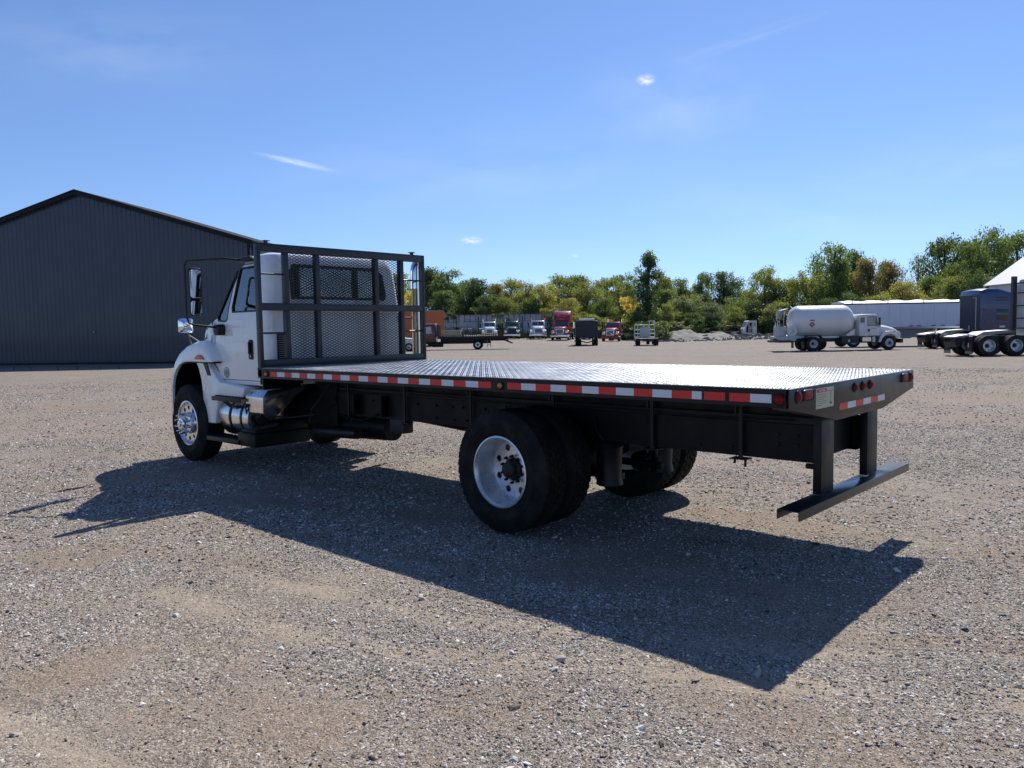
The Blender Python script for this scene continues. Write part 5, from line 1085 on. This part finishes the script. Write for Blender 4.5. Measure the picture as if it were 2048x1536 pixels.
def dump():
    p = gp(1173.5, 87); d = CAM-p; t = thing('dump_truck', 'black dump truck seen from behind with a rolled tarp on top', 'truck', p, math.atan2(d.y, d.x)+pi+.03)
    DB = mat('dump_black', (.016, .017, .022), .5, noise=.3)
    M().box(-2.4, 2.2, -1.2, 1.2, 1.0, 2.75).build('dump_body', DB, t, bevel=.03)
    tg = M().box(-2.46, -2.41, -1.15, 1.15, 1.02, 2.72).build('tailgate', DB, t)
    for y in (-1.0, -.5, 0, .5, 1.0): M().box(-2.52, -2.465, y-.04, y+.04, 1.02, 2.72).build('rib', DB, tg)
    M().cyl((-2.2, -.85, 2.86), (-2.2, .85, 2.86), .13, n=12).build('tarp_roll', SHEET, t, smooth=40)
    M().box(-2.2, 2.0, -.8, .8, 2.76, 2.93).build('tarp', mat('tarp_pale', (.4, .42, .43), .7), t, bevel=.06)
    M().box(2.3, 4.0, -1.0, 1.0, 1.0, 2.7).build('cab', WHITE2, t, bevel=.1); M().box(-2.3, 5.0, -.42, .42, .7, .98).build('chassis', STEELD, t)
    for s in (-1, 1):
        for x in (-1.3,): wheel_simple(t, x, s*1.2, .5, .27, s, WR, -1); wheel_simple(t, x, s*.88, .5, .27, s, WR, -1)
        wheel_simple(t, 3.9, s*1.15, .5, .27, s, WR); M().box(-2.38, -2.35, s*.6, s*1.0, .75, .98).build('mud_flap', DARKP, t)
        o = M().box(-2.44, -2.39, s*.68, s*.78, .78, .92).build('tail_light', SHEET, t)
        M().tube([(3.0, s*1.0, 2.2), (3.0, s*1.32, 2.2), (3.0, s*1.32, 2.75)], .02, 6).box(2.97, 3.05, s*1.25, s*1.38, 2.0, 2.7).build('mirror', CHROME, t)
    M().box(-2.40, -2.36, -.17, .17, .80, .90).build('number_plate', SHEET, t); M().prism([(-.75, .52), (-.6, .60), (0, .42), (.6, .60), (.75, .52), (0, .30)], 'x', -2.0, -1.92).build('axle_bar', mat('rusty_brown', (.12, .06, .04), .8), t)
dump()
def rack_truck():
    p = gp(1293, 80); d = CAM-p; t = thing('small_flatbed', 'small flatbed with a white pipe rack and grey panel, seen from behind', 'truck', p, math.atan2(d.y, d.x)+pi+.05)
    M().box(-2.3, 1.8, -1.15, 1.15, .62, .74).build('deck', mat('deck_pale', (.30, .27, .23), .8, noise=.2), t); M().box(-2.35, -2.31, -1.15, 1.15, .56, .74).build('rear_rail', STEELD, t)
    r = WHITE2
    for y in (-.35, .80, 1.12): M().cyl((1.7, y, .74), (1.7, y, 2.15), .035, n=8).build('rack_post', r, t)
    for y in (-.95,): M().cyl((1.7, y, .74), (1.7, y, 2.55), .035, n=8).build('rack_post', r, t)
    M().cyl((1.7, -.42, .74), (1.7, -.42, 2.55), .035, n=8).build('rack_post', r, t)
    for z in (.85, 1.2, 1.6, 2.12): M().cyl((1.7, -.95, z), (1.7, 1.15, z), .03, n=8).build('rack_rail', r, t)
    M().box(1.60, 1.66, -.5, .60, .80, 1.85).build('rack_panel', mat('panel_grey', (.42, .43, .45), .6), t); M().box(1.5, 1.9, -.98, -.30, 2.5, 2.56).build('rack_shelf', r, t)
    M().box(-2.0, 3.5, -.4, .4, .45, .6).build('chassis', STEELD, t)
    for s in (-1, 1): wheel_simple(t, -1.2, s*1.12, .40, .42, s, WR, -1); wheel_simple(t, 2.9, s*1.0, .40, .24, s, WR)
    M().box(-.6, .2, -.3, .0, .1, .45).build('tool_box', FRAME, t)
rack_truck()

def rollback():
    t = thing('rollback_truck', 'dark red truck with a long black tilt deck, left of the parked tractors', 'truck', gp(958, 73), HR+pi)
    MR = mat('maroon_paint', (.085, .016, .020), .35, coat=.4)
    # origin under rear axle, x forward = towards picture left
    M().box(-3.25, 3.55, -1.2, 1.2, 1.10, 1.22).build('deck', STEELD, t); M().box(-3.2, 3.5, 1.205, 1.23, 1.02, 1.24).build('side_rail', BLACK, t); M().box(-2.6, 3.5, -.45, .45, .78, 1.09).build('sub_frame', BLACK, t); M().box(-1.2, 6.5, -.42, .42, .55, .77).build('chassis', BLACK, t)
    M().prism([(-1.9, 1.0), (-3.2, .50), (-3.3, .58), (-2.1, 1.06)], 'y', -.5, .5).build('tow_boom', BLACK, t); M().prism([(-2.6, 1.05), (-3.1, .55), (-3.0, .52), (-2.5, 1.0)], 'y', -.8, -.65).build('boom_brace', BLACK, t)
    M().cyl((-.9, .9, .2), (-.9, .9, .9), .025, n=6).build('ladder_leg', STEEL, t); M().cyl((-1.2, .9, .2), (-1.2, .9, .9), .025, n=6).build('ladder_leg', STEEL, t); M().cyl((-.9, .9, .45), (-1.2, .9, .45), .02, n=6).build('ladder_rung', STEEL, t)
    M().box(3.62, 3.72, -1.15, 1.15, 1.2, 2.35).build('cab_guard', BLACK, t)
    for y in (-1.0, -.5, 0, .5, 1.0): M().box(3.60, 3.615, y-.04, y+.04, 1.2, 2.3).build('guard_bar', BLACK, t)
    c = M().prism([(3.9, .75), (5.35, .75), (5.4, 1.5), (5.05, 2.35), (3.95, 2.42), (3.9, 2.3)], 'y', -1.0, 1.0).build('cab', MR, t, bevel=.05)
    M().prism([(4.25, 1.55), (5.15, 1.55), (4.95, 2.15), (4.3, 2.2)], 'y', 1.002, 1.012).build('window', mat('bright_glass', (.35, .37, .33), .3), c)
    M().box(3.92, 5.1, -.9, .9, 2.42, 2.47).build('roof_cap', SHEET, t); M().prism([(5.4, .7), (6.7, .7), (6.7, 1.3), (5.4, 1.5)], 'y', -.95, .95).build('hood', MR, t, bevel=.06)
    for s in (-1, 1): wheel_simple(t, 0, s*1.15, .44, .24, s, (RUBBER, RIMP, STEELD), -1); wheel_simple(t, 0, s*.85, .44, .24, s, (RUBBER, RIMP, STEELD), -1); wheel_simple(t, 5.9, s*1.12, .44, .24, s, (RUBBER, RIMP, STEELD))
    M().cyl((3.2, .95, .5), (4.2, .95, .5), .22, n=14).build('fuel_tank', BLACK, t, smooth=40)
    # load, each resting on the deck
    b = t.matrix_basis.copy(); mw = Matrix.Translation(t.location) @ Matrix.Rotation(t.rotation_euler.z, 4, 'Z')
    st = thing('lumber_stack', 'stack of pale lumber at the front of the black tilt deck', 'lumber', mw @ Vector((2.5, .2, 1.222)), t.rotation_euler.z)
    for k in range(5):
        for q in range(4):
            dx = random.uniform(-.15, .15); M().box(-.85+dx, .75+dx, -.5+q*.26, -.27+q*.26, .02+k*.13, .10+k*.13).build('plank', WOOD, st)
    bl = thing('plank_row', 'row of short pale timbers along the middle of the black tilt deck', 'lumber', mw @ Vector((0, .3, 1.222)), t.rotation_euler.z)
    for k in range(16): M().box(-1.8+k*.2, -1.68+k*.2, -.5, .6, .01, .10+random.uniform(0, .05)).build('timber', WOOD, bl)
    ch = thing('chain_pile', 'pile of tangled chains right of the lumber stack', 'chains', mw @ Vector((1.5, .3, 1.222)), t.rotation_euler.z)
    mm = M()
    for k in range(14): a = random.random()*6.28; mm.lathe([(.05, -.02), (.08, 0), (.05, .02)], (random.uniform(-.35, .35), random.uniform(-.4, .4), random.uniform(.05, .22)), (cos(a), sin(a), .5), 8)
    o = mm.build('links', mat('rusty_brown', (.12, .06, .04), .8), ch); o['kind'] = 'stuff'
    hk = mw @ Vector((.6, 1.0, 1.222))
rollback()
def orange_box():
    t = thing('orange_trailer', 'orange box trailer with white rear door hinges behind the maroon truck', 'trailer', gp(890, 88), HR+pi+.10)
    OR_ = mat('orange_paint', (.55, .13, .03), .5, noise=.08, nscale=.6, dirt=.15)
    M().box(0, 12, 0, .05, 1.1, 4.0).build('side_wall', OR_, t); M().box(0, 12, -2.5, -2.45, 1.1, 4.0).build('side_wall', OR_, t); M().box(0, 12, -2.45, 0, 3.96, 4.05).build('roof', GREYW, t); M().box(0, 12, -2.45, 0, 1.0, 1.1).build('floor', STEELD, t)
    M().box(-.04, 0, -2.45, -1.27, 1.12, 3.95).build('rear_door', OR_, t); M().box(-.04, 0, -1.23, -.05, 1.12, 3.95).build('rear_door', OR_, t)
    M().box(-.06, .12, .051, .08, 1.1, 4.0).build('corner_post', OR_, t)
    for z in (1.4, 2.0, 2.6, 3.2, 3.8): M().box(-.09, -.045, -.2, -.02, z-.06, z+.06).build('hinge', SHEET, t)
    M().box(-.02, 12, .052, .07, 3.88, 4.02).build('top_rail', GREYW, t)
    for x in (1.5, 2.8): wheel_simple(t, x, .0, .5, .26, 1, WR, -1); wheel_simple(t, x, -2.5, .5, .26, -1, WR, -1)
    for k in range(11): M().box(1.0+k, 1.05+k, .051, .06, 1.12, 3.87).build('side_rib', OR_, t)
orange_box()
def pickup():
    t = thing('white_pickup', 'white pickup mostly hidden behind the headboard stack', 'pickup', gp(785, 70), HR)
    M().prism([(-2.6, .5), (2.6, .5), (2.65, 1.0), (2.4, 1.12), (1.2, 1.2), (.6, 1.8), (-.9, 1.8), (-1.0, 1.15), (-2.6, 1.15)], 'y', -.95, .95).build('body', WHITE2, t, bevel=.06)
    M().prism([(1.0, 1.2), (.55, 1.72), (-.8, 1.72), (-.85, 1.2)], 'y', -.96, -.952).build('window', GLASSD, t)
    for s in (-1, 1):
        for x in (-1.7, 1.7): wheel_simple(t, x, s*.97, .38, .24, s, WR)
    M().box(2.62, 2.75, -.9, .9, .42, .66).build('bumper', CHROME, t, bevel=.03)
pickup()

def tanker():
    t = thing('propane_truck', 'white propane tank truck facing right with a red diamond placard', 'truck', gp(1614, 50.5), HR+.01); t.scale = (.91, .91, .91)
    TW = mat('tank_white', (.70, .70, .69), .35, noise=.05, nscale=.6, dirt=.28, coat=.3)
    R_ = 1.08; zc = 2.11; x0, x1 = -1.42, 3.20
    prof = [(.01, x0)]+[(R_*sin(pi/2*k/9), x0+.72*(1-cos(pi/2*k/9))) for k in range(1, 10)]+[(R_, x1-.72)]+[(R_*cos(pi/2*k/9), x1-.72+.72*sin(pi/2*k/9)) for k in range(1, 9)]+[(.01, x1)]
    tk = M().lathe(prof, (0, 0, zc), (1, 0, 0), 56).build('tank', TW, t, smooth=60)
    for x in (-1.32, .5, 2.3): M().lathe([(R_+.004, -.012), (R_+.007, 0), (R_+.004, .012)], (x, 0, zc), (1, 0, 0), 56).build('weld_seam', TW, tk)
    dm = M().prism([(-.20, 0), (0, -.20), (.20, 0), (0, .20)], 'y', 0, .008).xf(lambda v: Vector((v.x-.10, -1.09-v.y+.008, v.z+1.87))).build('placard', mat('placard_red', (.36, .03, .03), .5), tk)
    M().prism([(-.03, -.05), (.03, -.05), (.06, .0), (.02, .07), (0, .03), (-.03, .08), (-.06, .0)], 'y', 0, .004).xf(lambda v: Vector((v.x-.10, -1.091-v.y, v.z+1.87))).build('placard_flame', SHEET, tk)
    M().box(-.27, .08, -1.095, -1.075, 2.12, 2.19).build('name_strip', INK, tk)
    M().box(-2.3, 6.3, -.42, .42, .62, .88).build('chassis', STEELD, t); M().box(-1.9, 2.6, -.6, .6, .9, 1.04).build('saddle', TW, t)
    # rear platform and fittings
    M().prism([(-1.05, 1.10), (-2.3, 1.05), (-2.3, .78), (-1.3, .70)], 'y', -1.15, 1.15).build('rear_platform', mat('meter_grey', (.42, .43, .44), .5), t, bevel=.02)
    M().box(-2.48, -1.6, -1.2, 1.2, .62, .78).build('rear_bumper', STEELD, t, bevel=.02)
    M().box(-2.38, -1.85, -.9, .2, 1.06, 1.75).build('meter_box', mat('meter_grey', (.42, .43, .44), .5), t, bevel=.03)
    hr = M().lathe([(.12, -.14), (.34, -.15), (.36, -.15), (.36, -.12), (.22, -.12), (.22, .12), (.36, .12), (.36, .15), (.12, .14)], (-1.52, -.95, 1.42), (0, 1, 0), 24).build('hose_reel', SHEET, t, smooth=35)
    for k in range(6): a = pi*k/6; M().cyl((-1.52-.33*cos(a), -1.10, 1.42-.33*sin(a)), (-1.52+.33*cos(a), -1.10, 1.42+.33*sin(a)), .012, n=5).build('spoke', SHEET, hr)
    M().lathe([(.27, -.1), (.30, 0), (.27, .1)], (-1.52, -.95, 1.42), (0, 1, 0), 24).build('hose', DARKP, hr)
    M().tube([(-2.1, -.6, 1.2), (-2.25, -.6, 1.8), (-2.2, -.6, 2.6), (-2.5, -.6, 2.75), (-2.52, -.6, 2.55)], .03, 8).build('pipe', STEEL, t); M().tube([(-2.5, -.8, 2.72), (-2.5, -.8, 2.2), (-2.3, -.7, 2.05)], .03, 6).build('pipe', SHEET, t)
    M().prism([(-2.05, 2.3), (-2.2, 2.6), (-2.0, 2.9), (-1.5, 3.02), (-1.75, 2.85)], 'y', -.35, .35).build('light_bar', STEEL, t)
    for k in range(7): M().cyl((-2.15-.05*(k % 3), -.6+.2*k, 1.15), (-2.15, -.6+.2*k, 1.9+.15*(k % 2)), .03, n=6).build('valve_pipe', SHEET if k % 2 else STEEL, t)
    # cab
    cabp = [(3.25, 1.0), (4.75, 1.0), (4.80, 1.75), (4.52, 2.42), (4.35, 2.52), (3.35, 2.52), (3.25, 2.42)]
    cb = M().prism(cabp, 'y', -1.02, 1.02).build('cab', WHITE2, t, bevel=.05)
    for s in (-1, 1):
        M().prism([(3.86, 1.72), (4.58, 1.72), (4.40, 2.34), (3.86, 2.34)], 'y', s*1.022, s*1.03).build('door_window', mat('truck_glass2', (.16, .25, .25), .08, 0, .8), cb)
        M().prism([(3.83, 1.69), (4.62, 1.69), (4.42, 2.37), (3.83, 2.37)], 'y', s*1.020, s*1.0215).build('window_seal', DARKP, cb)
        M().box(4.25, 4.27, s*1.031, s*1.035, 1.72, 2.34).build('window_bar', DARKP, cb); M().prism([(3.30, 1.92), (3.62, 1.92), (3.62, 2.3), (3.34, 2.3)], 'y', s*1.022, s*1.03).build('rear_quarter_window', GLASSD, cb)
        M().box(3.80, 3.805, s*1.021, s*1.025, 1.02, 2.4).build('shut_line', DARKP, cb); M().box(4.70, 4.71, s*1.021, s*1.025, 1.02, 1.75).build('shut_line', DARKP, cb); M().box(3.86, 3.98, s*1.022, s*1.045, 1.30, 1.48).build('door_handle', DARKP, cb)
        M().box(4.05, 4.55, s*1.021, s*1.024, 1.525, 1.545).box(4.15, 4.9*.92, s*1.021, s*1.0235, 1.49, 1.50).build('door_lettering', REDI, cb)
        M().box(4.5, 4.6, s*1.18, s*1.35, 1.75, 2.30).build('mirror', STEELD, t, bevel=.02); M().cyl((4.5, s*1.0, 2.35), (4.55, s*1.3, 2.3), .018, n=6).cyl((4.6, s*1.0, 1.6), (4.55, s*1.3, 1.75), .018, n=6).build('mirror_arm', STEELD, t)
        pr_ = [(4.75, 1.02), (4.55, .55), (4.75, .55), (4.87, .85), (5.1, 1.06), (5.45, 1.12), (5.75, .98), (5.87, .80), (6.10, .82), (6.14, 1.10), (6.05, 1.30), (5.4, 1.33), (4.9, 1.30)]
        M().prism(pr_, 'y', s*1.12, s*.72).build('fender', WHITE2, t, bevel=.03)
        M().box(5.62, 5.78, s*1.12, s*1.13, 1.33-.08, 1.42-.08).build('side_marker', AMBER, t)
        wheel_simple(t, 5.02+.30, s*1.14, .50, .28, s, (RUBBERD, mat('wheel_white', (.6, .6, .6), .5), STEELD), 1, 2)
        for q in (0, 1): wheel_simple(t, 0+.0, s*(1.14-q*.33), .50, .27, s, (RUBBERD, mat('wheel_white', (.6, .6, .6), .5), STEELD), -1, 2 if q == 0 else 1)
        M().prism([(-.62, .9), (-.45, 1.12), (.45, 1.12), (.62, .9), (.55, .9), (.4, 1.06), (-.4, 1.06), (-.55, .9)], 'y', s*1.2, s*.8).build('mud_guard', STEELD, t)
        M().box(-.72, -.70, s*1.2, s*.75, .18, .95).build('mud_flap', DARKP, t)
    M().loft([[(x, -hw, .95), (x, -hw, zt-.15), (x, -hw*.75, zt), (x, hw*.75, zt), (x, hw, zt-.15), (x, hw, .95)] for x, hw, zt in ((4.72, .98, 1.78), (5.3, .86, 1.68), (5.8, .78, 1.55), (6.12, .74, 1.35))]).build('hood', WHITE2, t, bevel=.04)
    M().box(6.1, 6.3, -1.15, 1.15, .48, .80).build('front_bumper', STEELD, t, bevel=.03)
    M().box(2.0, 3.15, -1.12, -.5, .50, 1.02).build('tool_box', STEELD, t); M().box(2.42, 2.56, -1.13, -1.121, .60, .76).build('paper_label', SHEET, t)
    M().box(3.3, 4.6, -1.08, -.5, .52, .96).build('step_box', STEELD, t, bevel=.03); M().box(3.45, 4.05, -1.095, -1.082, .62, .9).build('step_plate', ALU, t); M().box(4.15, 4.35, -1.095, -1.082, .56, .94).build('step_plate', SHEET, t)
    M().prism([(2.3, 1.1), (2.9, 1.05), (2.95, 1.5)], 'y', -1.0, -.98).build('tank_bracket', TW, t)
    M().lathe([(.5, -.14), (.5, .14)], (1.15, .75, .50), (0, 1, 0), 20, True).build('spare_wheel', RUBBERD, t)
tanker()

def hopper():
    t = thing('grain_trailer', 'long silver hopper trailer with white rolled tarp behind the tank truck', 'trailer', gp(1935, 60), HR+pi+.0); t.scale = (1, 1, .965)
    SM = mat('trailer_white', (.66, .69, .76), .45, noise=.04, nscale=.6); L_ = 10.2
    for k in range(12):
        for q in range(14): pass
        M().box(k*L_/12+.006, (k+1)*L_/12-.006, 1.26, 1.30, 1.55, 3.32).build('side_panel', SM, t)
        for q in range(11): M().box(k*L_/12+.01, (k+1)*L_/12-.01, 1.301, 1.309, 1.62+q*.155, 1.632+q*.155).build('side_ridge', SM, t) if q < 11 else None
    M().box(0, L_, 1.26, 1.33, 1.38, 1.54).build('bottom_rail', ALU, t); M().box(0, L_, 1.26, 1.33, 3.325, 3.41).build('top_rail', STEELD, t); M().box(0, L_, -1.3, -1.26, 1.4, 3.4).build('far_side', SM, t)
    for x in (0, L_): M().prism([(-1.26, 1.5), (1.26, 1.5), (1.26, 3.4), (-1.26, 3.4)], 'x', x, x+.03).build('end_wall', SM, t)
    m = M(); n = 40; rings = []
    for i in range(n+1):
        x = L_*i/n; h = .16+.04*math.sin(i*.9)+.012*math.sin(i*4.1); rings.append([(x, 1.34, 3.415), (x, 1.15, 3.45+h*.4), (x, .5, 3.45+h), (x, 0, 3.48+h), (x, -.6, 3.45+h), (x, -1.3, 3.42)])
    m.loft(rings, cap=True).build('tarp', mat('tarp_white', (.75, .75, .74), .6), t, smooth=50)
    for x in (1.5, 4.2, 6.9, 9.6): M().box(x, x+.06, 1.335, 1.35, 3.33, 3.62).build('tarp_strap', STEELD, t)
    for x in (.6, 1.5, 2.6, 3.3, 4.4, 5.0): M().box(x, x+.30, 1.331, 1.338, 1.57, 1.64).build('side_reflector', mat('dull_red', (.25, .06, .06), .5), t)
    M().prism([(3.4, 1.37), (9.9, 1.37), (8.8, .62), (5.0, .62)], 'y', -.9, .9).build('hopper_bin', mat('bin_grey', (.25, .26, .27), .6), t)
    for s in (-.9, .9): M().box(2.75, 2.9, s-.08, s+.08, .1, 1.38).build('landing_leg', STEELD, t); M().box(2.6, 3.05, s-.18, s+.18, 0, .08).build('landing_foot', STEELD, t)
    for s in (-1, 1): wheel_simple(t, 9.4, s*1.2, .5, .27, s, WR, -1)
hopper()

def side_tractor(u, dep, label, colr, sleep_x, tall, style):
    t = thing('semi_tractor', label, 'truck', gp(u, dep), HR, 'semi tractors seen from the side')
    P_ = mat('side_paint_'+style, colr, .3, coat=.7, noise=.05)
    for s in (-1, 1):
        M().box(-1.3, 7.5, s*.43-.04, s*.43+.04, .70, .98).build('chassis_rail', STEELD, t)
        for x in (0, 1.35):
            for q in (0, 1): wheel_simple(t, x, s*(1.22-q*.33), .515, .27, s, (RUBBERD, RIMP, STEELD), -1, 2 if (q == 0 and s < 0) else 1)
        for x in (0, 1.35): M().lathe([(.545, -.28), (.56, -.28), (.56, 0), (.545, 0)], (x, s*1.2, .515), (0, s, 0), 28).build('x', STEELD, t) if 0 else None
        fl = M().box(-.86, -.83, s*1.22, s*.66, .12, .96).build('mud_flap', DARKP, t)
        M().box(-.862, -.868, s*1.22, s*.66, .14, .26).build('flap_band', STEEL, fl)
        M().prism([(s*.94, .42), (s*.89, .50), (s*.90, .62), (s*.94, .70), (s*.98, .62), (s*.99, .50)], 'x', -.862, -.867).build('flap_emblem', SHEET, fl)
        M().box(-.92, -.80, s*1.2, s*.62, .97, 1.06).build('flap_hanger', CHROME, t, bevel=.01)
        M().box(-.94, -.925, s*1.05, s*.95, .985, 1.045).build('tail_light', REDL, t)
    M().prism([(-.2, 1.02), (.15, 1.20), (1.4, 1.28), (1.6, 1.18), (1.0, 1.10), (.2, 1.02)], 'y', -.5, .5).build('fifth_wheel', STEEL, t)
    M().prism([(-1.3, .98), (-.6, 1.10), (-.2, 1.02), (-1.3, .90)], 'y', -.5, .5).build('frame_ramp', STEEL, t)
    M().prism([(-1.1, .95), (-1.3, .7), (-1.2, .45), (-1.0, .5), (-.95, .8)], 'y', -.5, .5).build('tail_plate', STEELD, t)
    sx = sleep_x; h = tall
    M().loft([[(x, -hw, .95), (x, -hw, zt-.25), (x, -hw*.85, zt-.04), (x, 0, zt), (x, hw*.85, zt-.04), (x, hw, zt-.25), (x, hw, .95)] for x, hw, zt in ((sx, 1.18, h-.12), (sx+.5, 1.22, h), (sx+1.2, 1.22, h), (sx+2.0, 1.22, h-.22), (sx+2.6, 1.18, h-.52), (sx+3.3, 1.1, h-1.0))]).build('sleeper_cab', P_, t, bevel=.05)
    M().prism([(sx+3.3, .8), (sx+5.5, .8), (sx+5.4, 1.5), (sx+3.3, 1.9)], 'y', -1.05, 1.05).build('hood', P_, t, bevel=.1)
    for s in (-1, 1): wheel_simple(t, sx+4.6, s*1.18, .515, .28, s, WR)
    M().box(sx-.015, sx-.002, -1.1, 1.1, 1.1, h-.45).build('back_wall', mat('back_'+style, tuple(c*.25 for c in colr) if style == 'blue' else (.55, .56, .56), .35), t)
    if style == 'blue':
        M().box(sx-.03, sx-.016, -.75, -.70, 1.2, h-.6).box(sx-.03, sx-.016, -.70, -.4, h-.63, h-.6).build('grab_rail', SHEET, t); M().box(sx+.02, sx+.05, -1.235, -1.19, 1.0, h-.2).build('side_fairing', P_, t)
        M().box(sx+1.0, sx+1.75, -1.232, -1.222, h-.85, h-.62).build('upper_window', GLASSD, t, bevel=.004); M().box(sx+1.05, sx+1.8, -1.232, -1.222, h-2.1, h-1.4).build('sleeper_window', GLASSD, t, bevel=.004)
        M().box(sx+1.25, sx+1.6, -1.228, -1.223, 1.35, 1.47).build('lettering', SHEET, t); M().box(sx, sx+.4, -1.226, -1.223, 2.55, 2.57).build('panel_seam', DARKP, t)
        M().box(sx-.5, sx-.1, -1.1, 1.1, .9, 1.15).build('deck_plate', STEELD, t); M().cyl((sx-.2, -.3, 1.1), (sx-.2, -.3, 1.5), .03, n=6).build('air_line', SHEET, t)
    else:
        M().box(sx-.30, sx-.10, -1.22, -1.02, 1.25, h+.02).build('rack_post', mat('rack_dark', (.04, .04, .042), .5), t); M().box(sx-.30, sx-.10, 1.02, 1.22, 1.25, h+.02).build('rack_post', mat('rack_dark', (.04, .04, .042), .5), t)
        for z in (1.35, 1.85, 2.5, 3.15, 3.65): M().box(sx-.26, sx-.20, -1.02, 1.02, z-.03, z+.03).build('rack_bar', STEELD, t)
        for z in (1.35, 1.85, 2.45, 3.05, 3.6): M().box(sx+.05, sx+3.0, -1.236, -1.223, z-.03, z+.03).build('side_bar', STEELD, t)
    return t
side_tractor(1878, 52, 'dark blue tall sleeper tractor facing right, before the white building', (.015, .034, .11), 1.95, 3.95, 'blue')
side_tractor(1947, 39.3, 'tractor at the right edge with two rear axles and flame mud flaps', (.6, .61, .61), 2.85, 4.0, 'white')
